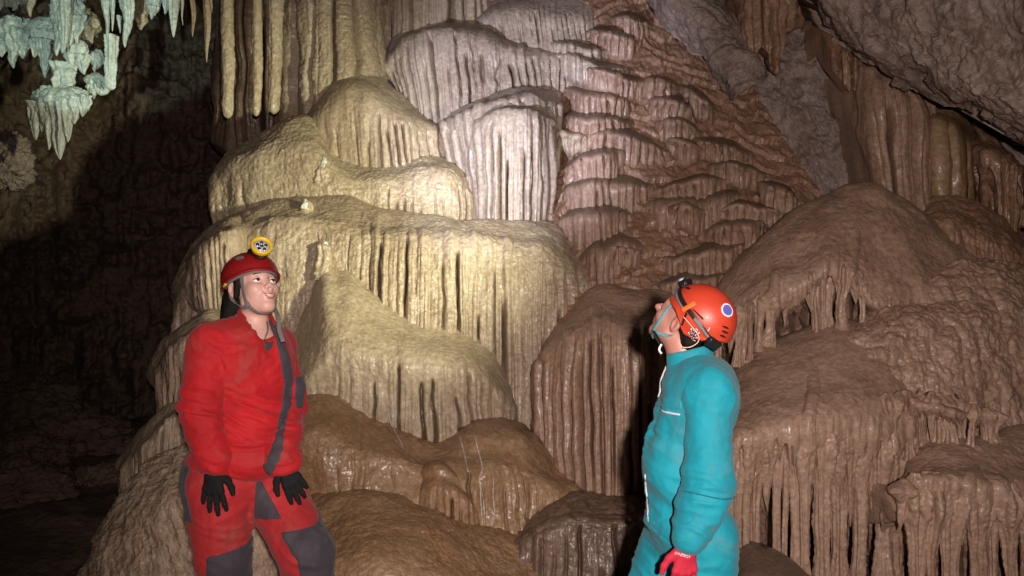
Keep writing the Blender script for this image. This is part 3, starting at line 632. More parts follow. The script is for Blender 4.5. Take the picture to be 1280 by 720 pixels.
LS = [(40,-20,22,6.4,.06,'yellowish blunt stalactite nearest the left corner'), (78,-30,66,6.3,.10,'broad icy stalactite with a long drip left of the others'), 
 (133,-10,52,6.1,.03,'slim icy stalactite left of the pointed blade'), (141,-10,40,6.1,.022,'thin icy straw right of the slim one'),
 (158,-20,60,6.1,.065,'pointed icy blade with the brightest face'), (150,20,42,6.12,.02,'short needle on the left flank of the pointed blade'), 
 (206,-10,18,6.1,.04,'small white drop beside the brightest stub'), (217,-20,47,6.0,.055,'icy stalactite with a narrow drip, right end of the icy ones'),
 (228,-10,32,6.05,.015,'hair thin straw right of the icy stalactites'), (241,-20,47,6.0,.028,'cream needle left of the longest needle'), (259,-30,78,6.0,.036,'longest cream needle left of the straight columns'), (264,-20,16,6.0,.02,'little cream needle beside the longest one')]
for px, p0, p1, Y, r, lb in LS:
    spike('stalactite', px, p0, p1, Y, r, 'cream' if any(w in lb for w in ('cream', 'yellow', 'olive')) else 'ice', lb, 'stalactite', G3, flut=.45, blunt=.06, pw=.75)
# ragged hanging rock, chandelier
HR = 'hanging rock'
def icy(px, py, w, h, Y, label, tips, mat='ice', name='hanging_rock', cat=HR, rough=.28):
    """a lump of dripstone in the roof with its own drips"""
    c = W(px, py, Y); k = Y / FPX; NOBJ[0] += 1; sd = NOBJ[0] * 2.9
    root = empty(name, c, label, cat)
    n = 90; v = np.linspace(0, np.pi, n)[:, None]; u = np.linspace(0, 2 * np.pi, 150)[None]
    d = np.stack([np.sin(v) * np.cos(u), np.sin(v) * np.sin(u), np.cos(v) + 0 * u], -1)
    P = d * np.array([w * k / 2, min(w, h) * k * .45, h * k / 2])
    q = P * np.array([9, 9, 5]) + sd
    P = P * (1 + rough * 1.3 * fbm(q * .6, 3) - rough * .8 * ridged(q * 1.3, 3) + .10 * ridged(q * 4, 3))[..., None]
    obj('mass', make_mesh('mass', P.reshape(-1, 3), grid_faces(n, 150), ROCK[mat]), root)
    for x, y0, y1, r in tips: spike('drip', x, y0, y1, Y - min(w, h) * k * .25, r, mat, parent=root, origin=c, flut=.55, blunt=.05, pw=.85)
    return root
icy(20, 44, 84, 42, 6.9, 'ragged icy rock shelf against the left edge', [(2,50,72,.06),(16,55,86,.06),(30,55,74,.05),(44,50,72,.06),(56,50,98,.06)], rough=.42)
icy(8, -8, 60, 30, 6.9, 'dim ragged rock at the very top left corner', [(-4,0,20,.05),(18,0,14,.05)], 'grey')
icy(84, 8, 40, 60, 6.5, 'broad icy blade with several tips left of the olive drips', [(73,10,70,.09),(86,20,58,.07),(98,20,55,.06)], rough=.3)
icy(105, 30, 36, 36, 6.6, 'pale olive lump with short drips among the corner stalactites', [(96,36,56,.05),(114,36,54,.05)], 'cream')
icy(98, 68, 34, 34, 6.6, 'two pronged icy lump above the drooping cluster', [(90,70,95,.06),(105,70,93,.06)])
icy(121, 74, 16, 22, 6.6, 'little icy knob beside the narrow icy post', [(119,78,92,.025)], rough=.4)
icy(121, 106, 28, 30, 6.6, 'knobbly icy rock right of the drooping cluster', [(117,112,124,.03)], rough=.45)
icy(178, 4, 20, 50, 6.5, 'flat ended olive stub right of the pointed blade', [(176,20,38,.05)], 'cream', rough=.18)
icy(192, -4, 18, 42, 6.3, 'whitest icy stub touching the top edge', [(190,8,25,.04)], rough=.2)
spike('stalactite', 140, 44, 113, 6.45, .05, 'ice', 'narrow icy post right of the drooping cluster', 'stalactite', None, blunt=.6, flut=.5)
spike('stalactite', 76, 78, 112, 6.5, .075, 'ice', 'knotted icy neck on top of the drooping cluster', 'stalactite', None, blunt=.85, flut=.6)
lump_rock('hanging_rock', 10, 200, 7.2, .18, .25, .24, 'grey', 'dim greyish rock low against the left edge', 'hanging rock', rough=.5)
icy(74, 126, 70, 34, 6.5, 'drooping cluster of icy drips like a chandelier at left', [(38,128,156,.06),(46,128,175,.07),(54,130,166,.05),(60,130,188,.065),(68,130,172,.06),(75,130,200,.085),(84,128,178,.07),(92,126,156,.06),(102,122,146,.06),(110,120,136,.05)], name='drooping_cluster', cat='stalactite cluster', rough=.24)

BL = 'dim boulders on the dark floor at the left'
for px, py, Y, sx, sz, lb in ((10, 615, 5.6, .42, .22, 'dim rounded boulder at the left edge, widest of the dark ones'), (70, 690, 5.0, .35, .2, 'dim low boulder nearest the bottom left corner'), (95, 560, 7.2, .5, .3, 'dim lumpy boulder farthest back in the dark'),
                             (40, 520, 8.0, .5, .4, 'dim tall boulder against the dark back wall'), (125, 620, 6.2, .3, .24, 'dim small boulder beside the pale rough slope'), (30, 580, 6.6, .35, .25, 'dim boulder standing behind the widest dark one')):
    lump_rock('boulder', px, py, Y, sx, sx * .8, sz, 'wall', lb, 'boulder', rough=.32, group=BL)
# ================================================================ PEOPLE
def dgrid(lo, hi, h, fine=None, hf=None):
    """axis samples, optionally finer inside the interval fine"""
    if fine is None: return np.arange(lo, hi + h, h)
    a = np.arange(lo, fine[0], h); b = np.arange(fine[0], fine[1], hf); c = np.arange(fine[1], hi + h, h)
    return np.concatenate([a, b, c])

class SDF:
    def __init__(s, xs, ys, zs):
        s.ax = [np.asarray(a, dtype=np.float64) for a in (xs, ys, zs)]
        s.F = np.full([len(a) for a in s.ax], 1.0, dtype=np.float32)
    def op(s, fn, lo, hi, k=.02, mode='u', pad=.07):
        sl = tuple(slice(max(0, np.searchsorted(a, l - pad - k) - 1), np.searchsorted(a, h + pad + k) + 1) for a, l, h in zip(s.ax, lo, hi))
        x, y, z = [a[q] for a, q in zip(s.ax, sl)]
        if 0 in (len(x), len(y), len(z)): return
        d = fn(x[:, None, None], y[None, :, None], z[None, None, :]).astype(np.float32); f = s.F[sl]
        if mode == 'u':
            h = np.clip(.5 + .5 * (f - d) / max(k, 1e-5), 0, 1); r = f + (d - f) * h - k * h * (1 - h)
        else:
            h = np.clip(.5 - .5 * (f + d) / max(k, 1e-5), 0, 1); r = f + (-d - f) * h + k * h * (1 - h)
        s.F[sl] = r
    def cap(s, a, b, ra, rb=None, k=.02, mode='u'):
        a = np.array(a, float); b = np.array(b, float); rb = ra if rb is None else rb; m = max(ra, rb)
        s.op(lambda x, y, z: dcap(x, y, z, a, b, ra, rb), np.minimum(a, b) - m, np.maximum(a, b) + m, k, mode)
    def chain(s, pts, rs, k=.02):
        for i in range(len(pts) - 1): s.cap(pts[i], pts[i + 1], rs[i], rs[i + 1], k if i == 0 else min(k, .012))
    def ell(s, c, r, M=None, k=.02, mode='u'):
        c = np.array(c, float); r = np.array(r, float); M = np.eye(3) if M is None else np.array(M, float); m = r.max()
        s.op(lambda x, y, z: dell(x, y, z, c, r, M), c - m, c + m, k, mode)
    def mesh(s): return surface_nets(s.F, *s.ax)

def dcap(x, y, z, a, b, ra, rb):
    d = b - a; L = d @ d + 1e-12
    t = np.clip(((x - a[0]) * d[0] + (y - a[1]) * d[1] + (z - a[2]) * d[2]) / L, 0, 1)
    return np.sqrt((x - a[0] - t * d[0]) ** 2 + (y - a[1] - t * d[1]) ** 2 + (z - a[2] - t * d[2]) ** 2) - (ra + (rb - ra) * t)

def dell(x, y, z, c, r, M):
    """M rows = local axes"""
    x, y, z = x - c[0], y - c[1], z - c[2]
    p = [M[i][0] * x + M[i][1] * y + M[i][2] * z for i in range(3)]
    k0 = np.sqrt(sum((p[i] / r[i]) ** 2 for i in range(3))); k1 = np.sqrt(sum((p[i] / r[i] ** 2) ** 2 for i in range(3))) + 1e-9
    return k0 * (k0 - 1) / k1

def surface_nets(F, xs, ys, zs):
    S = F < 0
    c = np.zeros([n - 1 for n in F.shape], dtype=np.int8)
    for i in (0, 1):
        for j in (0, 1):
            for k in (0, 1): c += S[i:F.shape[0] - 1 + i, j:F.shape[1] - 1 + j, k:F.shape[2] - 1 + k]
    I, J, K = np.nonzero((c > 0) & (c < 8)); n = len(I)
    P = np.zeros((n, 3)); cnt = np.zeros(n); cs = [(i, j, k) for i in (0, 1) for j in (0, 1) for k in (0, 1)]
    for a in cs:
        for ax in range(3):
            if a[ax]: continue
            b = list(a); b[ax] = 1
            fa = F[I + a[0], J + a[1], K + a[2]]; fb = F[I + b[0], J + b[1], K + b[2]]
            m = (fa < 0) != (fb < 0); t = np.where(m, fa / np.where(fa == fb, 1, fa - fb), 0)
            for q in range(3): P[:, q] += np.where(m, a[q] + (t if q == ax else 0), 0)
            cnt += m
    P /= cnt[:, None]
    V = np.stack([np.interp(P[:, q] + (I, J, K)[q], np.arange(len(A)), A) for q, A in enumerate((xs, ys, zs))], -1)
    idx = np.full(c.shape, -1, dtype=np.int64); idx[I, J, K] = np.arange(n)
    out = []
    for ax in range(3):
        sl0 = [slice(None)] * 3; sl1 = [slice(None)] * 3; sl0[ax] = slice(0, -1); sl1[ax] = slice(1, None)
        e = S[tuple(sl0)] != S[tuple(sl1)]
        p = np.array(np.nonzero(e)).T; o = [q for q in range(3) if q != ax]
        ok = (p[:, o[0]] > 0) & (p[:, o[1]] > 0) & (p[:, o[0]] < F.shape[o[0]] - 1) & (p[:, o[1]] < F.shape[o[1]] - 1); p = p[ok]
        def at(d0, d1):
            q = p.copy(); q[:, o[0]] -= d0; q[:, o[1]] -= d1; return idx[q[:, 0], q[:, 1], q[:, 2]]
        f = np.stack([at(1, 1), at(0, 1), at(0, 0), at(1, 0)], -1)
        ins = S[p[:, 0], p[:, 1], p[:, 2]]
        flip = ins if ax != 1 else ~ins
        f[~flip] = f[~flip][:, ::-1]
        out.append(f)
    return V, np.concatenate(out)

def relax(V, F, n=2, w=.5):
    e = np.concatenate([F[:, [i, (i + 1) % 4]] for i in range(4)]); e = np.concatenate([e, e[:, ::-1]])
    deg = np.bincount(e[:, 0], minlength=len(V))[:, None] + 1e-9
    for _ in range(n):
        A = np.stack([np.bincount(e[:, 0], V[e[:, 1], q], len(V)) for q in range(3)], -1) / deg
        V = V + w * (A - V)
    return V

def patch_of(V, F, mask, off, thick=.004):
    """a panel sewn onto a garment: the masked faces, lifted and given an edge"""
    N = vnormals(V, F); f = F[mask[F].all(1)]
    if len(f) == 0: return None
    u, inv = np.unique(f, return_inverse=True); f = inv.reshape(-1, 4)
    lab = np.arange(len(u))
    while True:
        m_ = lab[f].min(1); l2 = lab.copy(); np.minimum.at(l2, f.ravel(), np.repeat(m_, 4)); l2 = l2[l2]
        if (l2 == lab).all(): break
        lab = l2
    big = np.argmax(np.bincount(lab[f[:, 0]])); f = u[f[lab[f[:, 0]] == big]]
    u, inv = np.unique(f, return_inverse=True); f = inv.reshape(-1, 4)
    V = V.copy(); e = np.concatenate([f[:, [i, (i + 1) % 4]] for i in range(4)])
    key = np.sort(e, 1); _, ii, cc = np.unique(key, axis=0, return_index=True, return_counts=True); b = e[ii[cc == 1]]; bb = np.concatenate([b, b[:, ::-1]])
    U_ = V[u]; dg = np.bincount(bb[:, 0], minlength=len(u)); on = dg > 0
    for _ in range(8):
        A_ = np.stack([np.bincount(bb[:, 0], U_[bb[:, 1], q_], len(u)) for q_ in range(3)], -1); U_[on] = .5 * U_[on] + .5 * A_[on] / dg[on][:, None]
    V[u] = U_
    top = V[u] + N[u] * off; bot = V[u] - N[u] * thick; n = len(u)
    e = np.concatenate([f[:, [i, (i + 1) % 4]] for i in range(4)])
    key = np.sort(e, 1); _, ii, cc = np.unique(key, axis=0, return_index=True, return_counts=True)
    b = e[ii[cc == 1]]
    return np.concatenate([top, bot]), np.concatenate([f, np.stack([b[:, 1], b[:, 0], b[:, 0] + n, b[:, 1] + n], -1)])

def frame(yaw_dir, pitch, roll=0):
    """rows: left, forward, up of a head or hand that looks along yaw_dir raised by pitch"""
    f0 = np.array([yaw_dir[0], yaw_dir[1], 0.]); f0 /= np.linalg.norm(f0); u0 = np.array([0, 0, 1.]); l0 = np.cross(u0, f0)
    f = f0 * math.cos(pitch) + u0 * math.sin(pitch); u = -f0 * math.sin(pitch) + u0 * math.cos(pitch)
    l, u = l0 * math.cos(roll) + u * math.sin(roll), u * math.cos(roll) - l0 * math.sin(roll)
    return np.stack([l, f, u])

def smin(a, b, k):
    h = np.clip(.5 + .5 * (a - b) / k, 0, 1); return a + (b - a) * h - k * h * (1 - h)
def smax(a, b, k): return -smin(-a, -b, k)

def head_d(l, f, u, fem):
    """signed distance of a head in its own axes (metres)"""
    E = lambda c, r: dell(l, f, u, np.array(c, float), np.array(r, float), np.eye(3))
    Cp = lambda a, b, ra, rb: dcap(l, f, u, np.array(a, float), np.array(b, float), ra, rb)
    al = np.abs(l)
    Em = lambda c, r: dell(al, f, u, np.array(c, float), np.array(r, float), np.eye(3))
    Cm = lambda a, b, ra, rb: dcap(al, f, u, np.array(a, float), np.array(b, float), ra, rb)
    d = E((0, -.012, .04), (.074, .094, .085))
    d = smin(d, E((0, .028, -.040), (.0535 if fem else .06, .063, .071 if fem else .078)), .045)
    jw = .043 if fem else .05
    d = smin(d, Cm((jw, .008, -.06), (.010 if fem else .018, .068, -.092), .016, .014), .035)
    d = smin(d, E((0, .076, -.094 if fem else -.098), (.016, .016, .016) if fem else (.02, .018, .018)), .025)
    d = smin(d, Em((.036, .062, -.024), (.024, .025, .022)) if fem else Em((.04, .062, -.022), (.022, .024, .022)), .028)
    d = smin(d, Cm((0, .083 if fem else .086, .028), (.036, .068 if fem else .072, .028), .007 if fem else .010, .010), .024)
    d = smax(d, -Em((.031, .100, .004), (.016, .0165, .0095) if fem else (.018, .018, .011)), .014)
    d = smin(d, Cp((0, .087, .012), (0, .107 if fem else .116, -.022), .006, .0085 if fem else .012), .012)
    d = smin(d, Em((.011, .100, -.028), (.008, .010, .008)), .008)
    d = smin(d, E((0, .083, -.055), (.026, .017, .020)), .014)
    if fem:
        d = smax(d, -Cm((0, .104, -.0595), (.021, .091, -.047), .0055, .001), .004)
    else:
        d = smin(d, Cm((0, .101, -.055), (.022, .086, -.057), .005, .003), .006)
        d = smin(d, Cm((0, .098, -.066), (.021, .085, -.060), .006, .003), .006)
    # ears
    ea = dell(al, f, u, np.array((.079, -.012, .000)), np.array((.010, .020, .032)), np.array([[.94, .34, 0], [-.34, .94, 0], [0, 0, 1.]]))
    ea = smax(ea, -dell(al, f, u, np.array((.090, -.008, .002)), np.array((.009, .010, .018)), np.eye(3)), .005)
    return smin(d, ea, .006)

def hand_chains(wr, dirn, back, thumb, curl, spread, sc_=1., fist=0):
    """joint chains of a hand in world space: (points, radii); dirn to the fingers, back = back of hand, thumb = thumb side"""
    D = np.array(dirn, float); D /= np.linalg.norm(D); B = np.array(back, float); B -= D * (B @ D); B /= np.linalg.norm(B)
    T = np.array(thumb, float); T -= D * (T @ D); T -= B * (T @ B); T /= np.linalg.norm(T); wr = np.array(wr, float)
    to = lambda p: wr + sc_ * (p[0] * D + p[1] * T + p[2] * B)
    out = []
    for (y, x0, L, r), cu, sp in zip(((.031, .090, .074, .0098), (.010, .096, .083, .0100), (-.012, .091, .077, .0095), (-.032, .080, .060, .0085)), curl, spread):
        p = np.array([x0, y, 0.]); pts = [to((.03, y * .6, 0)), to(p)]; a = cu * .5
        for k, fr in enumerate((.44, .31, .25)):
            a += cu * (.35 if k else .15)
            p = p + L * fr * np.array([math.cos(a) * math.cos(sp), math.cos(a) * math.sin(sp), -math.sin(a)]); pts.append(to(p))
        out.append((pts, [r * 1.05 * sc_, r * 1.12 * sc_, r * sc_, r * .93 * sc_, r * .82 * sc_]))
    out.append(([to((.022, .022, -.006)), to((.055, .052, -.012)), to((.082, .066, -.014)), to((.104, .070, -.016))], [.016 * sc_, .0125 * sc_, .0110 * sc_, .009 * sc_]))
    palm = [(to((-.02, 0, 0)), to((.03, 0, 0)), .024 * sc_, .024 * sc_), (to((.03, .018, 0)), to((.088, .024, 0)), .0165 * sc_, .013 * sc_), (to((.03, -.016, 0)), to((.080, -.024, 0)), .0165 * sc_, .0125 * sc_), (to((.03, 0, 0)), to((.09, 0, 0)), .0165 * sc_, .013 * sc_)]
    return out, palm

def hand_mesh(h, hgap=.0022, cuff=None):
    ch, palm = h
    pts = np.array([p for c in ch for p in c[0]] + [palm[0][0]] + ([cuff[0]] if cuff else []))
    lo, hi = pts.min(0) - .05, pts.max(0) + .05
    s = SDF(*[dgrid(a, b, hgap) for a, b in zip(lo, hi)])
    for a, b, ra, rb in palm: s.cap(a, b, ra, rb, .018)
    for c, r in ch:
        s.chain(c, r, .008)
    if cuff: s.cap(cuff[0], palm[0][0], cuff[1], .026, .02)
    return s.mesh()

def tube(pts, r, n=10, flat=1., nrm=None, closed=False, res=None):
    """swept tube or flat strap through pts; nrm: outward normals (array) for straps"""
    pts = np.array(pts, float); m = res or max(8, len(pts) * 5)
    P = cr(pts, m) if len(pts) > 2 else pts[0] + (pts[-1] - pts[0]) * np.linspace(0, 1, m)[:, None]
    T = np.gradient(P, axis=0); T /= np.linalg.norm(T, axis=1, keepdims=True) + 1e-12
    if nrm is None: U = np.tile(np.array([[.31, .22, .92]]), (m, 1))
    else:
        nrm = np.array(nrm, float); U = cr(nrm, m) if nrm.ndim == 2 and len(nrm) > 2 else np.tile(nrm.reshape(-1, 3)[0], (m, 1))
    U = U - T * (U * T).sum(1, keepdims=True); U /= np.linalg.norm(U, axis=1, keepdims=True) + 1e-12; B = np.cross(T, U)
    th = np.linspace(0, 2 * np.pi, n, endpoint=False); rr = np.broadcast_to(np.asarray(r, float), (m,)) if np.ndim(r) < 1 or len(np.atleast_1d(r)) == m else np.interp(np.linspace(0, 1, m), np.linspace(0, 1, len(r)), r)
    ca, sa = np.cos(th), np.sin(th)
    if flat != 1: ca = np.sign(ca) * np.abs(ca) ** .5; sa = np.sign(sa) * np.abs(sa) ** .5
    V = P[:, None] + rr[:, None, None] * (ca[None, :, None] * B[:, None] + flat * sa[None, :, None] * U[:, None])
    i = np.arange(m * n).reshape(m, n); j = np.roll(i, -1, 1)
    F = np.stack([i[:-1], j[:-1], j[1:], i[1:]], -1).reshape(-1, 4)
    faces = F.tolist() + [i[0][::-1].tolist(), i[-1].tolist()]
    return V.reshape(-1, 3), faces

def lathe(c, ax, prof, n=28):
    """closed profile [(radius, height)...] turned about the axis"""
    ax = np.array(ax, float); ax /= np.linalg.norm(ax); e1 = np.cross(ax, [.3, .2, .93]); e1 /= np.linalg.norm(e1); e2 = np.cross(ax, e1)
    th = np.linspace(0, 2 * np.pi, n, endpoint=False); m = len(prof)
    V = np.array([[np.array(c) + ax * z + r * (math.cos(t) * e1 + math.sin(t) * e2) for t in th] for r, z in prof]).reshape(-1, 3)
    i = np.arange(m * n).reshape(m, n); j = np.roll(i, -1, 1); i2 = np.roll(i, -1, 0); j2 = np.roll(j, -1, 0)
    return V, np.stack([i, j, j2, i2], -1).reshape(-1, 4)

def folds(V, N, zones, base=.004, seed=0):
    """cloth folds: zones = (centre, reach, amplitude, crease axis) add creases running across the axis"""
    q0 = V + .06 * np.stack([vn(V * 5 + 2), vn(V * 5 + 8), vn(V * 5 + 14)], -1)
    D = base * ridged(q0 * np.array([7, 7, 4]), 3, .5, off=seed) + base * .6 * fbm(V * 16, 3, off=seed)
    D = D + base * 1.3 * np.maximum(0, ridged(np.stack([q0[:, 0] * 5 + q0[:, 2] * 9, q0[:, 1] * 6, q0[:, 2] * 7 - q0[:, 0] * 4], -1), 2, .5, off=seed + 21) - .2) * sst(-.2, .3, vn(V * 4 + seed))
    for c, reach, amp, axv in zones:
        c = np.array(c); axv = np.array(axv, float); axv /= np.linalg.norm(axv)
        w = np.exp(-(np.linalg.norm(V - c, axis=1) / reach) ** 2)
        q = V + .045 * np.stack([vn(V * 6 + 3), vn(V * 6 + 9), vn(V * 6 + 15)], -1)
        along = q @ axv; perp = q - along[:, None] * axv
        s = ridged(np.concatenate([along[:, None] * 22, perp[:, :2] * 5], 1), 2, .45, off=seed + 7)
        D = D + amp * w * s
    return V + N * D[:, None]

M = {
 'skin_f': plain('skin_fair', (.62, .36, .30), .5, .08, 60, bmp=.0004), 'skin_m': plain('skin_ruddy', (.42, .19, .15), .45, .14, 55, bmp=.0008),
 'lip': plain('lips', (.40, .145, .135), .4, .1, 80), 'brow': plain('brow_hair', (.06, .035, .025), .7), 'hair': plain('dark_hair', (.008, .006, .005), .6, .5, 90, bmp=.004, spec=.15), 'greyhair': plain('grey_hair', (.10, .09, .085), .6, .5, 90, bmp=.003),
 'eye': plain('eye_white', (.75, .72, .68), .15, .05, 40), 'iris': plain('eye_iris', (.03, .018, .012), .1), 'teeth': plain('teeth', (.75, .70, .60), .25, .05, 60),
 'red': cloth_mat('red_suit_cloth', (.42, .008, .013), (.20, .075, .055), .45), 'red2': cloth_mat('red_trouser_cloth', (.38, .020, .024), (.24, .10, .075), .6), 'slate': cloth_mat('slate_panel_cloth', (.050, .042, .055), (.11, .085, .08), .5),
 'shirt': cloth_mat('dark_shirt', (.05, .04, .042), (.08, .05, .04), .2), 'black': plain('black_knit', (.010, .010, .011), .85, .3, 200, bmp=.001, spec=.2), 'blackp': plain('black_plastic', (.012, .012, .013), .35, .2, 40),
 'cyan': cloth_mat('turquoise_cloth', (.004, .235, .31), (.10, .20, .22), .5), 'cyan2': cloth_mat('turquoise_seam', (.006, .10, .14), (.03, .1, .12), .2),
 'helred': plain('red_helmet_shell', (.25, .009, .011), .42, .25, 14, bmp=.0006, coat=.06), 'helor': plain('orange_red_helmet_shell', (.45, .042, .018), .45, .22, 14, bmp=.0006, coat=.05),
 'grey': plain('grey_webbing', (.16, .14, .135), .8, .2, 120, bmp=.0008), 'bluestrap': plain('pale_turquoise_webbing', (.10, .30, .34), .75, .15, 120, bmp=.0008),
 'yellow': plain('yellow_plastic', (.75, .48, .02), .35, .08, 30), 'white': plain('white_trim', (.58, .60, .65), .5, .06, 60), 'lens': plain('lamp_lens', (.30, .33, .42), .12, .3, 150, coat=.5, emit=((.75, .8, 1), .12)),
 'silver': plain('bright_metal', (.7, .7, .72), .22, .1, 60, metal=1), 'orange': plain('orange_clip', (.85, .13, .02), .4, .06, 40), 'gred': plain('red_glove_cloth', (.42, .010, .035), .8, .2, 150, bmp=.001), 'blue': plain('sticker_blue', (.10, .10, .38), .4, .15, 60), 'rubber': plain('boot_rubber', (.03, .03, .03), .5, .3, 20, bmp=.001), 'cord': plain('pale_cord', (.80, .50, .40), .6)}

def put(name, VF, mat, parent, o0, **k):
    V, F = VF; V = np.asarray(V) - o0
    return obj(name, make_mesh(name, V, F, M[mat] if isinstance(mat, str) else None, **k), parent)

def body_of(head_c, HM, hs, fem, neck_b, torso, arms, legs, name, label, o0, skin, hgap=.0028):
    """one continuous figure; torso list of (c,r,M), arms/legs lists of joint chains with radii"""
    allp = np.array([head_c] + [t[0] for t in torso] + [p for ch in arms + legs for p in ch[0]])
    lo, hi = allp.min(0) - .22, allp.max(0) + .2
    hr = .135 * hs
    s = SDF(*[dgrid(lo[q], hi[q], .013, (head_c[q] - hr - (.03 if q == 2 else 0), head_c[q] + hr), hgap) for q in range(3)])
    for c, r, Mx in torso: s.ell(c, r, Mx, .05)
    for ch, rs in arms + legs: s.chain(ch, rs, .04)
    def hd(x, y, z):
        q = [HM[i][0] * (x - head_c[0]) + HM[i][1] * (y - head_c[1]) + HM[i][2] * (z - head_c[2]) for i in range(3)]
        return hs * head_d(q[0] / hs, q[1] / hs, q[2] / hs, fem)
    nt_ = head_c + hs * (-.018 * HM[1] - .06 * HM[2])
    s.cap(neck_b, nt_, .058 if fem else .064, .050 if fem else .058, .03)
    s.op(hd, head_c - hr, head_c + hr, .018)
    V, F = s.mesh()
    root = obj(name, make_mesh(name, V - o0, F, M[skin]), None, o0, label, 'person')
    # eyes
    for sg in (-1, 1):
        for nm, ce, rr, mt in (('eye', (.031 * sg, .0765, .003), .0135, 'eye'), ('iris', (.031 * sg + .001 * sg, .0868, .0045), .0058, 'iris')):
            u_, v_ = np.meshgrid(np.linspace(0, 2 * np.pi, 17), np.linspace(0, np.pi, 10))
            P = np.stack([np.sin(v_) * np.cos(u_), np.cos(v_), np.sin(v_) * np.sin(u_)], -1) * rr * hs * (np.array([1.12, .9, .58]) if nm == 'eye' else np.array([1, .75, 1.]))
            P = head_c + (P.reshape(-1, 3) + np.array(ce) * hs) @ HM
            o = obj(nm, make_mesh(nm, P - o0, grid_faces(10, 17), M[mt]), root if nm == 'eye' else eye_)
            if nm == 'eye': eye_ = o
        a = np.linspace(-1, 1, 9)
        p = np.stack([.031 * sg + .0165 * a, .0880 - .010 * a ** 2, .0105 - .0075 * a ** 2 + .001 * a * sg], -1)
        put('eyelash', tube(head_c + hs * p @ HM, np.array([.0008, .0016, .0018, .0016, .0010]) * hs, 6, res=20), 'brow', root, o0)
        p = p + np.array([0, -.0035, .0045]); put('eyelid', tube(head_c + hs * p @ HM, np.array([.002, .0046, .0052, .0046, .002]) * hs, 8, res=20), skin, root, o0)
        p, n_ = on_head(np.stack([.033 * sg + .0185 * a, .085 + 0 * a, .0265 + (.0035 if fem else .001) * (1 - (a * sg + .35) ** 2 * .7)], -1), head_c, HM, hs, fem, .0006)
        put('eyebrow', tube(p, np.array([.0014, .0021, .0022, .0018, .0008]) * hs * (.85 if fem else 1.3), 6, .5, nrm=n_, res=20), 'brow', root, o0)
    a = np.linspace(-1, 1, 9); wdt = .0255 if fem else .021; up_ = .009 if fem else -.001
    for u0, r0 in ((-.0515, .0036), (-.0675, .0042)):
        c_ = (-.0525 - u0) * 1.0
        p, n_ = on_head(np.stack([wdt * a, .09 + 0 * a, (u0 if fem else .5 * u0 - .0305) + ((-.0525 + up_) - u0 if fem else 0) * np.abs(a) ** 2.2], -1), head_c, HM, hs, fem, .0002)
        put('lip', tube(p, np.array([.0008, .003, r0, .003, .0008]) * hs, 8, .7, nrm=n_, res=24), 'lip', root, o0)
    return root

def on_head(pts, hc, HM, hs, fem, off=.004):
    """push local points onto the head surface"""
    p = np.array(pts, float)
    for _ in range(12):
        d = head_d(p[:, 0], p[:, 1], p[:, 2], fem); e = .002
        g = np.stack([head_d(*(p + e * np.eye(3)[q]).T, fem) - d for q in range(3)], -1) / e
        g /= np.linalg.norm(g, axis=1, keepdims=True) + 1e-9
        p = p - g * np.clip(d - off, -.02, .02)[:, None]
    return hc + hs * p @ HM, g @ HM

def helmet_mesh(c, HM, r, rim, th=.005, lip=.008, h=.003, cut=()):
    """shell of an ellipsoid, open below the rim height rim(l,f)"""
    r = np.array(r); lo, hi = c - r.max() - .03, c + r.max() + .03
    s = SDF(*[dgrid(a, b, h) for a, b in zip(lo, hi)])
    def fn(x, y, z):
        q = [HM[i][0] * (x - c[0]) + HM[i][1] * (y - c[1]) + HM[i][2] * (z - c[2]) for i in range(3)]
        o = dell(*q, np.zeros(3), r, np.eye(3)); rm = rim(q[0], q[1])
        o2 = o - lip * np.exp(-((q[2] - rm) / .010) ** 2)
        d = smax(o2, -(o + th), .003)
        for cc, rr in cut: d = smax(d, -dell(np.abs(q[0]), q[1], q[2], np.array(cc), np.array(rr), np.eye(3)), .002)
        return smax(d, rm - q[2], .004)
    s.op(fn, lo, hi, .001)
    return s.mesh()

def on_shell(pts, c, HM, r, off=.003):
    """local directions -> points and normals on the helmet ellipsoid"""
    p = np.array(pts, float); r = np.array(r); k = np.sqrt(((p / r) ** 2).sum(1, keepdims=True)); p = p / k
    n = p / r ** 2; n /= np.linalg.norm(n, axis=1, keepdims=True)
    return c + (p + n * off) @ HM, n @ HM

def decal(name, outline, c, HM, r, at, upv, mat, parent, o0, off=.004, thick=.0025):
    """flat cut shape bent onto the helmet: outline in metres (x right, y up as seen from outside)"""
    (p0,), (n0,) = [a for a in on_shell([at], c, HM, r, 0)]
    u = np.array(upv, float) @ HM; u -= n0 * (u @ n0); u /= np.linalg.norm(u); rt = np.cross(u, n0)
    W3 = [p0 + x * rt + y * u for x, y in outline]
    loc = [(np.array(w) - c) @ HM.T for w in W3]
    top, n = on_shell(loc, c, HM, r, off); bot = top - n * thick
    tri = tessellate_polygon([[Vector((x, y, 0)) for x, y in outline]]); m = len(outline)
    F = [list(t) for t in tri] + [[i, (i + 1) % m, (i + 1) % m + m, i + m] for i in range(m)]
    me = make_mesh(name, np.concatenate([top, bot]) - o0, F, M[mat], smooth=False)
    bm = bmesh.new(); bm.from_mesh(me); bmesh.ops.recalc_face_normals(bm, faces=bm.faces); bm.to_mesh(me); bm.free()
    return obj(name, me, parent)

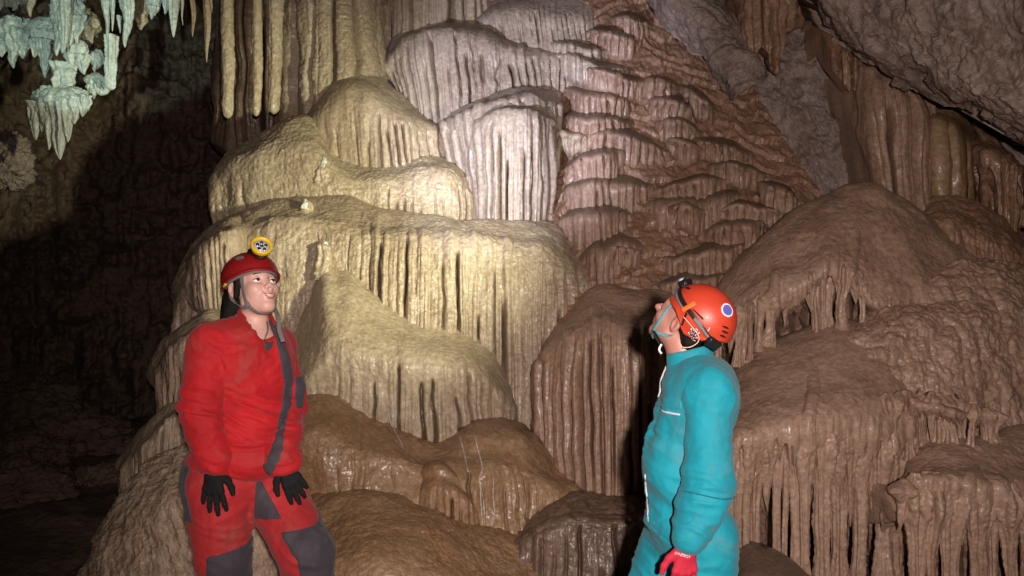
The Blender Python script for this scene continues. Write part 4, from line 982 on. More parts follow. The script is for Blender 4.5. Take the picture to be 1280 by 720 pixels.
def boot(a, toe, o0, parent, floor):
    a = np.array(a); t = np.array(toe); lo, hi = np.minimum(a, t) - .12, np.maximum(a, t) + .12; lo[2] = floor - .01; hi[2] = a[2] + .26
    s = SDF(*[dgrid(x, y, .007) for x, y in zip(lo, hi)]); fz = floor + .045
    heel = np.array([a[0], a[1], fz]); tt = np.array([t[0], t[1], fz - .005])
    s.cap(a + [0, 0, .20], heel + [0, 0, .03], .062, .052, .02); s.cap(heel, tt, .046, .043, .03); s.cap(heel + [0, 0, .03], heel * .4 + tt * .6 + [0, 0, .012], .045, .04, .03)
    s.op(lambda x, y, z: z - (floor + .002) + 0 * x + 0 * y, [lo[0], lo[1], lo[2]], [hi[0], hi[1], floor], .004, 's')
    put('boot', s.mesh(), 'rubber', parent, o0)

# ---------------------------------------------------------------- the caver in red
def woman():
    Y0 = 3.05; fw = np.array([math.sin(R(40)), -math.cos(R(40)), 0.]); rt = np.array([-fw[1] * -1, 0, 0]); rt = np.array([fw[1], -fw[0], 0.])   # her right
    up = np.array([0, 0, 1.]); TM = np.stack([-rt, fw, up])
    o0 = np.array([W(305, 590, Y0)[0], Y0, 0.])
    pel = W(304, 588, Y0); waist = W(309, 530, Y0); chest = W(311, 455, Y0); nb = W(322, 412, Y0 + .02)
    shR = W(262, 430, Y0 - .11); elR = W(249, 512, Y0 - .17); wrR = W(267, 580, Y0 - .20)
    shL = W(348, 432, Y0 + .13); elL = W(359, 512, Y0 + .07); wrL = W(353, 576, Y0 - .13)
    hipR = pel - .0 * up + rt * .10 - up * .05; kneeR = W(280, 695, Y0 - .08); ankR = np.array([kneeR[0] - .02, Y0 + .02, .09])
    hipL = pel - rt * .10 - up * .05; kneeL = W(381, 690, Y0 - .12); ankL = np.array([kneeL[0] + .01, Y0 - .02, .09])
    hc = W(317, 362, Y0 + .03); hs = 1.07; HM = frame((math.sin(R(51)), -math.cos(R(51))), R(21), R(-3))
    root = body_of(hc, HM, hs, True, nb - up * .06, [(pel, (.15, .12, .12), TM), (waist, (.13, .11, .15), TM), (chest, (.14, .11, .15), TM), (nb - up * .06, (.13, .06, .05), TM)],
        [([shR, elR, wrR], [.045, .038, .026]), ([shL, elL, wrL], [.045, .038, .026])], [([hipR, kneeR, ankR], [.08, .05, .04]), ([hipL, kneeL, ankL], [.08, .05, .04])],
        'person', 'caver in a red suit and red helmet with yellow lamp, looking up', o0, 'skin_f')
    # jacket
    J = SDF(dgrid(-1.55, -.65, .0055), dgrid(Y0 - .42, Y0 + .42, .0055), dgrid(.62, 1.50, .0055))
    J.ell(chest, (.175, .135, .19), TM, .06); J.ell(waist + fw * .015, (.175, .150, .16), TM, .08); J.ell(pel + up * .062 + fw * .005, (.215, .190, .088), TM, .05)
    J.ell(W(300, 425, Y0), (.14, .085, .07), TM, .05); J.ell(chest + fw * .055 - rt * .07 + up * .01, (.08, .07, .075), TM, .04); J.ell(chest + fw * .055 + rt * .07 + up * .01, (.08, .07, .075), TM, .04)
    J.cap(nb - up * .01 - fw * .02, shR, .055, .072, .045); J.cap(nb - up * .01 - fw * .02, shL, .055, .072, .045)
    J.chain([shR, elR, wrR], [.076, .070, .056], .018); J.chain([shL, elL, wrL], [.076, .066, .054], .018)
    J.cap(nb - fw * .025 - up * .03, nb + up * .055 - fw * .03, .075, .070, .03)                 # stand-up collar
    J.cap(nb + up * .02 + fw * .055, nb + up * .25 + fw * .12, .062, .095, .01, 's'); J.cap(nb - up * .02, nb + up * .2 - fw * .02, .058, .062, .01, 's')
    J.cap(nb - up * .085 + fw * .12, nb + up * .04 + fw * .10, .012, .062, .015, 's')
    J.op(lambda x, y, z: z - (pel[2] - .01) + 0 * x + 0 * y + .012 * np.sin(x * 40), [-1.6, Y0 - .5, .6], [-.6, Y0 + .5, pel[2] - .05], .02, 's') if False else None
    V, F = J.mesh(); V = relax(V, F, 2); N = vnormals(V, F)
    V = folds(V, N, [(elR, .12, 0.024, (.3, 0, 1)), (elL, .12, 0.024, (-.3, 0, 1)), (wrR, .09, 0.021, (.1, 0, 1)), (wrL, .09, 0.021, (0, 0, 1)), (waist + fw * .13, .17, 0.019, (.35, 0, 1)), (pel + up * .07 + fw * .1, .16, 0.024, (.15, 0, 1)),
                     (shR + (chest - shR) * .35, .12, 0.018, (1, 0, .8)), (chest + fw * .12, .14, 0.012, (-.5, 0, 1)), (shR - up * .1, .10, .010, (.6, 0, 1))], .006)
    jac = put('jacket', (V, F), 'red', root, o0)
    N = vnormals(V, F); px = V[:, 0] / V[:, 1] * FPX + 640; py = 360 - (V[:, 2] - CZ) / V[:, 1] * FPX; front = (N @ fw > .05) & (N[:, 1] < .3)
    # front placket follows the middle of the chest
    cx = np.interp(py, [405, 425, 450, 480, 505, 530, 555, 575, 590], [341, 349, 356, 360, 358, 352, 348, 343, 334])
    wv = np.interp(py, [405, 440, 540, 560, 590], [4, 6, 6, 8, 9])
    P_ = patch_of(V, F, front & (np.abs(px - cx + 1.5 * np.sin(py * .5) * (py > 535)) < wv) & (py > 404), .006)
    if P_: put('placket', P_, 'slate', jac, o0)
    P_ = patch_of(V, F, front & (px > 368) & (py > 470) & (py < 512) & (np.abs(px - 373 - (490 - py) * .1) < 8), .004)
    if P_: put('pocket_flap', P_, 'slate', jac, o0)
    # cuffs
    for e, w_ in ((elR, wrR), (elL, wrL)):
        d = (w_ - e) / np.linalg.norm(w_ - e); put('cuff', tube([w_ - d * .012, w_ + d * .004, w_ + d * .020], [.056, .058, .050], 20), 'red', jac, o0)
    # dark shirt and collar
    S_ = SDF(dgrid(nb[0] - .2, nb[0] + .2, .005), dgrid(nb[1] - .2, nb[1] + .2, .005), dgrid(nb[2] - .2, nb[2] + .12, .005))
    S_.ell(nb - up * .06 + fw * .03, (.10, .075, .085), TM, .02); S_.cap(nb - up * .03, nb + up * .02 - fw * .01, .070, .064, .02)
    S_.cap(nb + up * .0 + fw * .075, nb + up * .2 + fw * .12, .050, .09, .01, 's'); S_.cap(nb - up * .02, nb + up * .2 - fw * .02, .055, .06, .01, 's')
    put('shirt', S_.mesh(), 'shirt', root, o0)
    # trousers
    T = SDF(dgrid(-1.6, -.45, .006), dgrid(Y0 - .5, Y0 + .45, .006), dgrid(.05, .98, .006))
    T.ell(pel + up * -.01 - fw * .02, (.192, .170, .14), TM, .05); T.ell(pel - fw * .07 + rt * .06, (.14, .13, .14), TM, .05)
    T.chain([hipR, kneeR, ankR + up * .06], [.128, .100, .085], .05); T.chain([hipL, kneeL, ankL + up * .06], [.128, .100, .085], .04)
    V, F = T.mesh(); V = relax(V, F, 2); N = vnormals(V, F)
    V = folds(V, N, [(kneeR + up * .05, .14, .012, (.4, 0, 1)), (kneeL + up * .04, .14, 0.017, (.5, 0, 1)), (hipR + fw * .08, .14, .010, (-.6, 0, 1)), (hipL + fw * .1, .13, .011, (.8, 0, 1)), (ankR + up * .15, .15, .012, (0, 0, 1)), (ankL + up * .15, .15, .012, (0, 0, 1))], .006, 3)
    tro = put('trousers', (V, F), 'red2', root, o0); N = vnormals(V, F)
    def legpatch(kn, hp, an, off_dir, z0, z1, wd, nm):
        mid = np.where(V[:, 2:3] > kn[2], kn + (hp - kn) * ((V[:, 2:3] - kn[2]) / (hp[2] - kn[2])), kn + (an - kn) * ((V[:, 2:3] - kn[2]) / (an[2] - kn[2])))
        q = V - mid; q[:, 2] = 0; q /= np.linalg.norm(q, axis=1, keepdims=True) + 1e-9
        od = np.array(off_dir, float); od /= np.linalg.norm(od)
        m = (q @ od > wd) & (V[:, 2] > kn[2] + z0 + .03 * (q @ np.cross(up, od))) & (V[:, 2] < kn[2] + z1 + .02 * (q @ np.cross(up, od))) & (np.linalg.norm((V - mid)[:, :2], axis=1) < .22)
        P2 = patch_of(V, F, m, .004)
        if P2: put(nm, P2, 'slate', tro, o0)
    legpatch(kneeR, hipR, ankR, fw * 1 + rt * -.15, -.18, .055, .45, 'knee_patch')
    legpatch(kneeL, hipL, ankL, fw * .75 - rt * .7, -.2, .12, .15, 'knee_patch')
    px = V[:, 0] / V[:, 1] * FPX + 640; py = 360 - (V[:, 2] - CZ) / V[:, 1] * FPX
    P_ = patch_of(V, F, (N[:, 1] < .2) & (py > 600) & (py < 650) & (px > 318) & (px < np.interp(py, [600, 650], [327, 355])) & (V[:, 1] < Y0 + .05), .004)
    if P_: put('thigh_panel', P_, 'slate', tro, o0)
    q = (V - pel) @ TM.T
    P_ = patch_of(V, F, (q[:, 0] < -.10) & (q[:, 1] < .015 + .25 * np.clip(-q[:, 2], 0, .2)) & (q[:, 1] > -.16) & (q[:, 2] < .09) & (q[:, 2] > -.16), .004)
    if P_: put('hip_panel', P_, 'slate', tro, o0)
    for k_, a_ in ((kneeR, ankR), (kneeL, ankL)):
        boot(a_, a_ + fw * .17, o0, root, 0.0)
    # gloves
    hR = hand_chains(wrR + np.array([.004, -.012, -.006]), (.03, -.10, -1), (-.15, -.98, .1), (1, -.15, -.2), (.22, .16, .2, .25), (.20, .05, -.12, -.27), 1.0)
    put('glove', hand_mesh(hR, cuff=(wrR + up * .03, .036)), 'black', root, o0)
    hL = hand_chains(wrL + np.array([.004, -.012, -.004]), (.50, -.12, -.86), (.30, -.92, .28), (-.86, -.3, -.5), (.35, .3, .35, .4), (.12, .02, -.06, -.15), .95)
    put('glove', hand_mesh(hL, cuff=(wrL + up * .03, .036)), 'black', root, o0)
    # hair: close cap, locks before the ear, tied tail on the neck
    to = lambda p: hc + hs * np.array(p, float) @ HM
    H = SDF(*[dgrid(a, b, .004) for a, b in zip(hc - .26, hc + .2)])
    H.ell(to((0, -.025, .035)), np.array((.082, .092, .088)) * hs, HM, .02)
    H.cap(to((-.070, .015, .03)), to((-.074, -.005, -.03)), .013, .009, .015); H.cap(to((.070, .015, .03)), to((.074, -.005, -.03)), .013, .009, .015)
    H.cap(to((-.045, -.075, -.02)), to((-.05, -.10, -.085)), .045, .038, .03); H.cap(to((.03, -.085, -.02)), to((.0, -.105, -.10)), .045, .04, .03); H.cap(to((-.05, -.09, -.06)), to((-.06, -.12, -.135)), .035, .026, .03)
    H.op(lambda x, y, z: -(np.abs(HM[0][0] * (x - hc[0]) + HM[0][1] * (y - hc[1]) + HM[0][2] * (z - hc[2])) * 0 + (HM[1][0] * (x - hc[0]) + HM[1][1] * (y - hc[1]) + HM[1][2] * (z - hc[2])) * -1 + .055 * hs), hc - .3, hc + .3, .01, 's') if False else None
    H.cap(to((0, .14, -.02)), to((0, .105, -.07)), .085 * hs, .075 * hs, .02, 's')
    V, F = H.mesh(); N = vnormals(V, F); V = V + N * (.004 * ridged(V * np.array([40, 40, 9]), 3))[:, None]
    put('hair', (V, F), 'hair', root, o0)
    # teeth of the smile
    a = np.linspace(-1, 1, 15); pts = np.stack([.022 * a, .0965 - .011 * a ** 2, -.0585 + .010 * a ** 2], -1) * hs
    put('teeth', tube(hc + pts @ HM, np.array([.0015, .004, .0048, .004, .0015]) * hs, 8, .7, res=15), 'teeth', root, o0)
    # helmet
    r = np.array((.108, .128, .105)) * 1.0; cc = to((0, -.012, .052)); HH = frame((math.sin(R(50)), -math.cos(R(50))), R(13), R(-3))
    rim = lambda l, f: -.028 + .22 * np.clip(f, -.2, .2) + .020 * np.exp(-((f - .02) / .05) ** 2) * 0
    Vh = helmet_mesh(cc, HH, r, rim, lip=.007)
    hel = put('helmet', Vh, 'helred', root, o0)
    put('liner', helmet_mesh(cc, HH, r - .006, lambda l, f: rim(l, f) - .006 + .02 * (f < -.2), th=.006, lip=0), 'grey', hel, o0)
    el = lambda a, b: [(a * math.cos(t), b * math.sin(t)) for t in np.linspace(0, 2 * np.pi, 15)[:-1]]
    for at_ in ((-.095, -.01, .05), (-.085, -.05, .055), (-.1, -.04, .025)): decal('vent', el(.009, .004), cc, HH, r, at_, (0, .5, 1), 'black', hel, o0, off=.0012)
    hexa = [(.016 * math.cos(t) * 1.25, .010 * math.sin(t)) for t in np.linspace(0, 2 * np.pi, 7)[:-1]]
    decal('badge', hexa, cc, HH, r, (-.07, .055, .06), (0, 0, 1), 'grey', hel, o0)
    ye, n_ = on_shell([(-.105, -.005, -.028), (-.105, -.03, -.034)], cc, HH, r, .001); put('rim_clip', tube(ye, .007, 8, .6, nrm=n_[0]), 'yellow', hel, o0)
    # lamp on top
    lb, ln = on_shell([(-.012, .07, .09)], cc, HH, r, 0); lb = lb[0]; lt = W(326, 312, 2.93)
    put('lamp_bracket', tube([lb - ln[0] * .006, lb + ln[0] * .012], [.030, .026], 20), 'blackp', hel, o0)
    ax = np.array([.40, -.72, .56]); ax /= np.linalg.norm(ax); lc = W(327, 308, 2.94)
    put('lamp_housing', tube([lb + up * .004, .5 * lb + .5 * lc - ax * .012, lc - ax * .028, lc - ax * .005], [.022, .025, .033, .036], 24), 'blackp', hel, o0)
    put('lamp_bezel', lathe(lc, ax, [(.0375, -.012), (.0405, -.009), (.0415, .006), (.0395, .012), (.034, .0125), (.0295, .006), (.029, -.006)]), 'yellow', hel, o0)
    put('lamp_lens', tube([lc - ax * .006, lc + ax * .002], [.0293, .0285], 28), 'lens', hel, o0)
    e1 = np.cross(ax, up); e1 /= np.linalg.norm(e1); e2 = np.cross(e1, ax)
    for t in (None, .4, 1.66, 2.92, 4.18, 5.44):
        p = lc + (0 if t is None else .0165) * (math.cos(t or 0) * e1 + math.sin(t or 0) * e2); put('reflector', lathe(p, ax, [(.0001, .0015), (.0068, .0025), (.0068, .0045), (.0055, .0045), (.002, .003), (.0001, .003)], 14), 'silver', hel, o0)
    # straps
    for sg in (-1, 1):
        p, n_ = on_head([(sg * .078, .045, .055), (sg * .076, .042, .02), (sg * .07, .035, -.03), (sg * .058, .036, -.075), (sg * .030, .045, -.108), (0, .052, -.118)], hc, HM, hs, True, .004)
        put('chin_strap', tube(p, .0095, 10, .18, nrm=n_), 'grey', root, o0)
        p, n_ = on_head([(sg * .080, -.05, .01), (sg * .080, -.03, -.04), (sg * .070, .0, -.075), (sg * .056, .034, -.082)], hc, HM, hs, True, .006)
        put('back_strap', tube(p, .008, 10, .18, nrm=n_), 'grey', root, o0)
    p, n_ = on_head([(-.060, .034, -.07), (-.055, .038, -.085)], hc, HM, hs, True, .006); put('buckle', tube(p, .013, 10, .35, nrm=n_[0]), 'grey', root, o0)
    a0 = to((.035, .06, -.10)); put('strap_tail', tube([a0, W(348, 396, Y0 - .06), W(349, 412, Y0 - .10), W(354, 427, Y0 - .13)], .0085, 10, .2, nrm=np.array([.3, -1, 0])), 'grey', root, o0)
    put('zip_cord', tube([W(334, 402, Y0 - .05), W(335, 412, Y0 - .09), W(331, 424, Y0 - .12)], .003, 8), 'grey', root, o0)
    return root
woman()

# ---------------------------------------------------------------- the caver in turquoise
def man():
    Y0 = 2.72; FL = -.22; fw = np.array([-math.cos(R(14)), math.sin(R(14)), 0.]); up = np.array([0, 0, 1.]); rt = np.array([fw[1], -fw[0], 0.]); lf = -rt; TM = np.stack([lf, fw, up])
    o0 = np.array([W(860, 700, Y0)[0], Y0, FL])
    pel = W(860, 655, Y0); waist = W(860, 585, Y0); chest = W(866, 510, Y0); nb = W(862, 452, Y0)
    shL = W(887, 486, Y0 - .16); elL = W(885, 606, Y0 - .21); wrL = W(861, 674, Y0 - .24)
    shR = W(866, 478, Y0 + .19); elR = W(868, 590, Y0 + .25); wrR = W(850, 672, Y0 + .22)
    hipL = W(882, 668, Y0 - .09); kneeL = W(884, 815, Y0 - .10); ankL = np.array([kneeL[0] + .05, Y0 - .08, FL + .09])
    hipR = W(846, 668, Y0 + .09); kneeR = W(795, 800, Y0 + .10); ankR = np.array([kneeR[0] + .03, Y0 + .12, FL + .09])
    hc = W(856, 402, Y0); hs = 1.02; HM = frame((-math.cos(R(42)), math.sin(R(42))), R(36), 0)
    root = body_of(hc, HM, hs, False, nb - up * .05, [(pel, (.14, .11, .12), TM), (waist, (.14, .105, .15), TM), (chest, (.155, .11, .16), TM), (nb - up * .08, (.15, .06, .05), TM)],
        [([shL, elL, wrL], [.048, .04, .028]), ([shR, elR, wrR], [.048, .04, .028])], [([hipL, kneeL, ankL], [.085, .055, .042]), ([hipR, kneeR, ankR], [.085, .055, .042])],
        'person', 'caver in a turquoise suit and orange helmet, seen from the side, looking up', o0, 'skin_m')
    S = SDF(dgrid(o0[0] - .55, o0[0] + .45, .006), dgrid(Y0 - .48, Y0 + .48, .006), dgrid(FL + .08, 1.36, .006))
    S.ell(chest - fw * .012, (.180, .130, .19), TM, .05); S.ell(waist + fw * .025, (.170, .128, .17), TM, .08); S.ell(pel, (.168, .134, .14), TM, .06)
    S.ell(nb - up * .075 - fw * .02, (.15, .085, .065), TM, .05); S.ell(chest - fw * .075 + up * .06, (.14, .08, .12), TM, .05)
    S.cap(nb - up * .03 - fw * .01, shL, .06, .08, .05); S.cap(nb - up * .03 - fw * .01, shR, .06, .08, .05)
    S.chain([hipL, kneeL, ankL + up * .04], [.108, .096, .085], .05); S.chain([hipR, kneeR, ankR + up * .04], [.120, .096, .082], .05)
    S.chain([shR, elR, wrR], [.085, .080, .062], .03)
    S.cap(nb - up * .01, nb + up * .2, .060, .066, .01, 's')
    V, F = S.mesh(); V = relax(V, F, 2); N = vnormals(V, F)
    V = folds(V, N, [(waist + fw * .1, .18, 0.017, (.5, 0, 1)), (pel + fw * .1, .16, 0.015, (.4, 0, 1)), (chest + fw * .12 - up * .05, .13, 0.013, (.8, 0, 1)), (hipR + fw * .09 - up * .08, .16, .010, (1, 0, .5)), (kneeL, .15, .012, (0, 0, 1)), (kneeR, .15, .012, (0, 0, 1)), (hipL - up * .1, .15, .008, (.5, 0, 1))], .006, 5)
    suit = put('coverall', (V, F), 'cyan', root, o0); N = vnormals(V, F)
    # near sleeve, its own cut so the seam under the arm stays open
    A = SDF(dgrid(elL[0] - .28, elL[0] + .25, .005), dgrid(elL[1] - .24, elL[1] + .26, .005), dgrid(wrL[2] - .08, shL[2] + .16, .005))
    A.cap(shL - up * .03, elL, .071, .076, .03); A.cap(elL, wrL - (wrL - elL) * .03, .072, .054, .006); A.ell(shL - up * .015 - lf * .03, (.072, .080, .082), TM, .05); A.cap(nb - up * .06 - fw * .03 + lf * .05, shL - up * .02, .05, .07, .05)
    A.cap(elL - up * .006, elL + (wrL - elL) * .06, .079, .076, .006)
    Va, Fa = A.mesh(); Va = relax(Va, Fa, 2); Na = vnormals(Va, Fa)
    Va = folds(Va, Na, [(elL, .10, 0.018, (.25, 0, 1)), (.5 * (elL + wrL), .10, 0.020, (.2, 0, 1)), (shL, .10, .006, (.7, 0, 1))], .006, 8)
    sl = put('sleeve', (Va, Fa), 'cyan', root, o0); Na = vnormals(Va, Fa)
    d = (wrL - elL) / np.linalg.norm(wrL - elL)
    put('cuff', tube([wrL - d * .07, wrL - d * .03, wrL + d * .006], [.062, .060, .055], 24), 'cyan', sl, o0)
    put('cuff', tube([wrR - up * -.03, wrR, wrR - up * .01], [.06, .06, .055], 20), 'cyan', suit, o0)
    # seam lines of the sleeve as piping
    s0 = elL + up * -.015; a_ = np.linspace(R(150), R(330), 14); put('elbow_seam', tube([s0 + (.0885) * np.array([math.cos(t), math.sin(t), 0]) + up * (-.004 + .008 * math.sin(t * 2)) for t in a_], .0022, 6), 'cyan2', sl, o0)
    # collar: turned up band open in front
    a_ = np.linspace(R(-165), R(165), 40); cen = nb + up * .012 - fw * .0
    ring = [cen + (-fw * math.cos(t) * .078 + lf * math.sin(t) * .080) + up * (.020 * math.cos(t)) for t in a_]
    nr_ = [(-fw * math.cos(t) + lf * math.sin(t)) for t in a_]
    put('collar', tube(ring, .036, 12, .16, nrm=nr_, res=60), 'cyan', suit, o0)
    px = V[:, 0] / V[:, 1] * FPX + 640; py = 360 - (V[:, 2] - CZ) / V[:, 1] * FPX; near = (N[:, 1] < .1)
    P_ = patch_of(V, F, near & (np.abs(py - np.interp(px, [814, 852], [511, 518])) < 2.3) & (px > 812) & (px < 852), .004)
    if P_: put('chest_zip', P_, 'white', suit, o0)
    P_ = patch_of(V, F, near & (py < np.interp(px, [814, 852], [508, 515])) & (py > np.interp(px, [814, 852], [494, 500])) & (px < 853), .003)
    if P_: put('pocket_flap', P_, 'cyan', suit, o0)
    P_ = patch_of(V, F, (N[:, 1] < .35) & (np.abs(px - np.interp(py, [590, 660], [806, 811])) < 1.4) & (py > 590) & (py < 660), .003)
    if P_: put('side_zip', P_, 'white', suit, o0)
    P_ = patch_of(V, F, (N @ fw > .6) & (np.abs((V - chest) @ lf) < .008) & (py < 500), .005)
    if P_: put('front_zip', P_, 'white', suit, o0)
    for a2 in (ankL, ankR): boot(a2, a2 + fw * .19, o0, root, FL)
    # gloves: red knit backs, dark palms and finger sides
    hL = hand_chains(wrL + d * .015, (-.10, -.02, -1), (.10, -1, .05), (-1, -.1, -.1), (.5, .45, .5, .55), (.05, .0, -.05, -.1), 1.0)
    Vg, Fg = hand_mesh(hL, cuff=(wrL - d * .03, .040)); Ng = vnormals(Vg, Fg); fn = Ng[Fg].mean(1)
    gl = obj('glove', make_mesh('glove', Vg - o0, Fg, mats=[M['gred'], M['black']], fmat=(fn @ np.array([.10, -1, .05]) < .12).astype(int)), root)
    hR = hand_chains(wrR - up * .02, (-.1, 0, -1), (0, 1, 0), (-1, 0, -.1), (.5, .5, .5, .5), (.05, 0, -.05, -.1), 1.0)
    put('glove', hand_mesh(hR, .003, cuff=(wrR + up * .02, .04)), 'gred', root, o0)
    # lettering on the back of the glove
    fc = bpy.data.curves.new('lettering', 'FONT'); fc.body = 'SYNERGY'; fc.size = .0125; fc.extrude = .0006; fc.align_x = 'CENTER'
    fo = bpy.data.objects.new('lettering', fc); me = fo.to_mesh().copy(); bpy.data.objects.remove(fo)
    co = np.zeros(len(me.vertices) * 3); me.vertices.foreach_get('co', co); co = co.reshape(-1, 3)
    ctr = W(853.5, 695, 1.0); ctr /= np.linalg.norm(ctr)
    hitd = (Vg - [0, 0, CZ]) @ (W(852, 696, 1) - [0, 0, CZ]) ; ray = (W(852, 696, 1) - [0, 0, CZ]); ray /= np.linalg.norm(ray)
    q = Vg - [0, 0, CZ]; tt = q @ ray; dist = np.linalg.norm(q - tt[:, None] * ray, axis=1); near_ = np.where(dist < .006)[0]; hit = Vg[near_[np.argmin(tt[near_])]]
    ex = np.array([.96, 0, -.27]); nn = np.array([.05, -1, .03]); nn /= np.linalg.norm(nn); ex -= nn * (ex @ nn); ex /= np.linalg.norm(ex); ey = np.cross(nn, ex)
    base = hit - ey * .004
    Pl = base + co[:, :1] * ex + co[:, 1:2] * ey
    # lay each letter point on the cloth
    res = np.empty_like(Pl)
    for i, p in enumerate(Pl):
        r_ = (p - [0, 0, CZ]); r_ = r_ / np.linalg.norm(r_); qq = np.einsum('ij,j->i', Vg - [0, 0, CZ], r_); dd = np.linalg.norm(Vg - [0, 0, CZ] - qq[:, None] * r_, axis=1)
        c_ = np.where(dd < .004)[0]; tmin = qq[c_].min() if len(c_) else np.linalg.norm(p - [0, 0, CZ]); res[i] = np.array([0, 0, CZ]) + r_ * (tmin - .0012 - co[i, 2])
    me.vertices.foreach_set('co', (res - o0).astype(np.float32).ravel()); me.materials.clear(); me.materials.append(M['white']); me.update()
    obj('lettering', me, gl)
    # short grey hair at the nape
    to = lambda p: hc + hs * np.array(p, float) @ HM
    H = SDF(*[dgrid(a, b, .004) for a, b in zip(hc - .2, hc + .2)])
    H.ell(to((0, -.022, .03)), np.array((.0735, .090, .084)) * hs, HM, .02); H.cap(to((.03, -.07, -.03)), to((.0, -.075, -.06)), .035, .02, .02); H.cap(to((-.03, -.07, -.03)), to((.0, -.075, -.06)), .035, .02, .02)
    H.cap(to((0, .14, -.03)), to((0, .06, -.10)), .10 * hs, .09 * hs, .02, 's')
    put('hair', H.mesh(), 'hair', root, o0)
    # helmet
    r = np.array((.102, .126, .114)); HH = frame((-math.cos(R(34)), math.sin(R(34))), R(34), 0); cc = W(877, 396, Y0 - .048)
    rim = lambda l, f: np.interp(f, [-.2, -.114, -.066, -.03, -.005, .012, .03, .06, .13, .2], [-.02, -.022, -.050, -.064, -.066, -.056, -.036, -.016, -.004, .0]) + 0 * l
    hel = put('helmet', helmet_mesh(cc, HH, r, rim, lip=.004), 'helor', root, o0)
    put('liner', helmet_mesh(cc, HH, r - .007, lambda l, f: rim(l, f) - .008, th=.008, lip=0), 'blackp', hel, o0)
    p, n_ = on_shell([(.0, .13, .045), (.03, .125, .04), (.06, .105, .034), (.085, .075, .026), (.098, .045, .018)], cc, HH, r, .003)
    put('front_band', tube(p, .012, 10, .2, nrm=n_), 'grey', hel, o0)
    p, n_ = on_shell([(.02, .13, .062), (.05, .115, .05), (.08, .08, .034), (.1, .04, .022), (.106, .0, .012), (.1, -.05, -.006), (.08, -.09, -.026), (.05, -.12, -.04)], cc, HH, r, .006)
    put('lamp_strap', tube(p, .0085, 10, .25, nrm=n_), 'blackp', hel, o0)
    p, n_ = on_shell([(.106, -.012, .006), (.1, -.05, -.008), (.085, -.085, -.025)], cc, HH, r, .008); put('strap_webbing', tube(p, .0055, 8, .25, nrm=n_), 'grey', hel, o0)
    p, n_ = on_shell([(.085, -.09, -.036), (.05, -.13, -.045)], cc, HH, r, .010); put('battery_box', tube(p, .019, 12, .6, nrm=n_[0]), 'blackp', hel, o0)
    p, n_ = on_shell([(-.02, .12, .07), (.03, .12, .066)], cc, HH, r, .012); put('headlamp', tube(p, .017, 14, .75, nrm=n_[0]), 'blackp', hel, o0)
    p, n_ = on_shell([(.0, .128, .062)], cc, HH, r, .0); put('lamp_lens', tube([p[0] + n_[0] * .018, p[0] + n_[0] * .030], [.012, .011], 16), 'lens', hel, o0)
    p, n_ = on_shell([(.02, .115, .075), (.055, .10, .06)], cc, HH, r, .012); put('lamp_cable', tube([p[0], p[0] + n_[0] * .012, p[1]], .004, 8), 'blackp', hel, o0)
    p, n_ = on_shell([(.104, .040, .004), (.106, .028, .028), (.1, .018, .052)], cc, HH, r, .008); put('orange_clip', tube(p, .0085, 10, .35, nrm=n_), 'orange', hel, o0)
    el = lambda a, b: [(a * math.cos(t), b * math.sin(t)) for t in np.linspace(0, 2 * np.pi, 15)[:-1]]
    for at_, sh, uv in (((.1, -.012, .026), [(-.028, -.001), (-.02, -.004), (.026, -.004), (.026, .002)], (0, -.2, 1)), ((.103, .020, -.018), [(-.004, -.026), (.003, -.026), (.006, .02), (-.002, .024)], (0, .2, 1)), ((.055, .085, .07), el(.012, .004), (0, .4, 1)),
                        ((.06, -.115, .035), el(.013, .0035), (0, 0, 1)), ((.055, -.122, .018), el(.014, .004), (0, 0, 1)), ((.055, -.125, .0), el(.012, .003), (0, 0, 1))):
        decal('vent', sh, cc, HH, r, at_, uv, 'black', hel, o0, off=.004, thick=.005)
    # lizard sticker
    half = [(.000, .021), (.004, .019), (.0045, .015), (.0025, .012), (.005, .010), (.010, .014), (.012, .012), (.0075, .006), (.0045, .004), (.0045, -.002), (.009, -.004), (.013, -.001), (.0145, -.0035), (.009, -.0085), (.004, -.008), (.0025, -.013), (.005, -.019), (.010, -.021), (.005, -.0225), (.0, -.019)]
    liz = half + [(-x, y) for x, y in half[1:14]] + [(-.004, -.008), (-.0005, -.013), (.0, -.017)]
    big = [(x * 1.32 + (.0012 if x > 0 else -.0012), y * 1.14) for x, y in liz]
    lean = lambda pts, a: [(x * math.cos(a) - y * math.sin(a), x * math.sin(a) + y * math.cos(a)) for x, y in pts]
    decal('sticker_border', lean(big, -.35), cc, HH, r, (.1, -.040, -.046), (0, .5, 1), 'white', hel, o0, off=.005)
    decal('lizard_sticker', lean(liz, -.35), cc, HH, r, (.1, -.040, -.046), (0, .5, 1), 'blackp', hel, o0, off=.0062)
    circ = lambda a, b: [(a * math.cos(t), b * math.sin(t)) for t in np.linspace(0, 2 * np.pi, 25)[:-1]]
    decal('round_sticker', circ(.024, .024), cc, HH, r, (.05, -.082, .090), (0, 0, 1), 'white', hel, o0, off=.005)
    decal('sticker_centre', circ(.018, .018), cc, HH, r, (.05, -.082, .090), (0, 0, 1), 'blue', hel, o0, off=.0062)
    arc = [(.016 * math.cos(t), .016 * math.sin(t)) for t in np.linspace(-.9, .5, 9)]; arc += [(x * .82, y * .82) for x, y in arc[::-1]]
    decal('curved_mark', arc, cc, HH, r, (.104, -.062, .0), (0, 0, 1), 'white', hel, o0, off=.005)
    # straps
    p, n_ = on_head([(.078, .045, .065), (.076, .053, .035), (.070, .050, .0), (.060, .048, -.04), (.052, .050, -.08), (.035, .05, -.105)], hc, HM, hs, False, .006); put('chin_strap', tube(p, .0062, 10, .22, nrm=n_), 'bluestrap', root, o0)
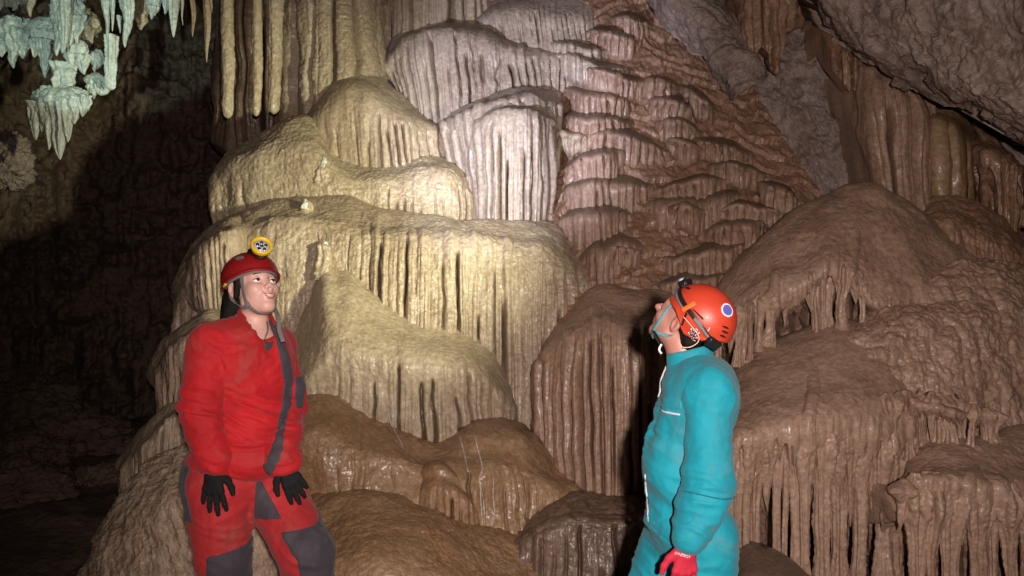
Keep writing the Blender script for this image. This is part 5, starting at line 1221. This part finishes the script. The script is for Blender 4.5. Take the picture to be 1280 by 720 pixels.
    p, n_ = on_head([(-.074, .055, .035), (-.070, .050, .0), (-.060, .048, -.04), (-.052, .050, -.08), (-.035, .05, -.105)], hc, HM, hs, False, .006); put('chin_strap', tube(p, .0062, 10, .22, nrm=n_), 'bluestrap', root, o0)
    p, n_ = on_head([(.080, -.035, -.045), (.074, -.005, -.055), (.062, .03, -.07), (.053, .048, -.082)], hc, HM, hs, False, .006); put('back_strap', tube(p, .006, 10, .22, nrm=n_), 'bluestrap', root, o0)
    b0 = to((.055, .055, -.085)); put('buckle', tube([b0 + up * .004, W(827, 431, Y0 - .09)], [.006, .007], 12), 'blackp', root, o0)
    put('strap_end', tube([W(827, 430, Y0 - .09), W(824, 437, Y0 - .09), W(827, 442, Y0 - .10)], .004, 8, .4, nrm=np.array([0, -1, 0])), 'white', root, o0)
    e0, _ = on_shell([(.1, .02, -.01)], cc, HH, r, .01)
    put('lamp_cord', tube([e0[0], W(872, 418, Y0 - .15), W(872, 428, Y0 - .15), W(862, 434, Y0 - .14), W(854, 434, Y0 - .13)], .0016, 6), 'cord', root, o0)
    return root
man()
# ================================================================ CAMERA, LAMPS, WORLD
cam = bpy.data.cameras.new('camera'); cam.sensor_width = 36; cam.lens = 36 * FPX / 1280; cam.clip_end = 200; cam.clip_start = .05
camo = bpy.data.objects.new('camera', cam); COL.objects.link(camo); camo.location = (0, 0, CZ); camo.rotation_euler = (R(90), 0, 0); sc.camera = camo

def spot(name, loc, aim, power, col, ang, blend, rad=.03):
    l = bpy.data.lights.new(name, 'SPOT'); l.energy = power; l.color = col; l.spot_size = R(ang); l.spot_blend = blend; l.shadow_soft_size = rad
    o = bpy.data.objects.new(name, l); COL.objects.link(o); o.location = loc
    o.rotation_euler = (Vector(aim) - Vector(loc)).to_track_quat('-Z', 'Y').to_euler(); return o
spot('photographer_lamp', (.16, -.35, 1.62), W(790, 390, 5), 800, (1, .86, .79), 100, 1, .04)
spot('unseen_side_lamp', (1.75, 2.3, 1.75), W(435, 250, 5.6), 1200, (.95, 1, .68), 44, 1, .12)  # unseen lamp off the man's helmet, moved aside and widened to soften wall shadow
spot('woman_headlamp', (-.95, 2.85, 1.75), W(640, 150, 6.3), 1050, (.74, .78, 1), 42, 1, .03)
spot('third_caver_lamp', (-1.6, .9, 1.7), W(105, 12, 6.4), 800, (.68, 1, .87), 16.5, .25, .03)

w = bpy.data.worlds.new('World'); sc.world = w; w.use_nodes = True
bg = w.node_tree.nodes['Background']; bg.inputs[0].default_value = (.6, .6, .7, 1); bg.inputs[1].default_value = 0.0
sc.view_settings.view_transform = 'Standard'; sc.view_settings.look = 'None'; sc.view_settings.exposure = 0; sc.view_settings.gamma = 1
sc.view_settings.use_curve_mapping = False
sc.cycles.use_denoising = True
try: sc.cycles.denoiser = 'OPENIMAGEDENOISE'
except Exception: pass
sc.cycles.max_bounces = 3; sc.cycles.diffuse_bounces = 2; sc.cycles.glossy_bounces = 1
sc.cycles.sample_clamp_indirect = 4
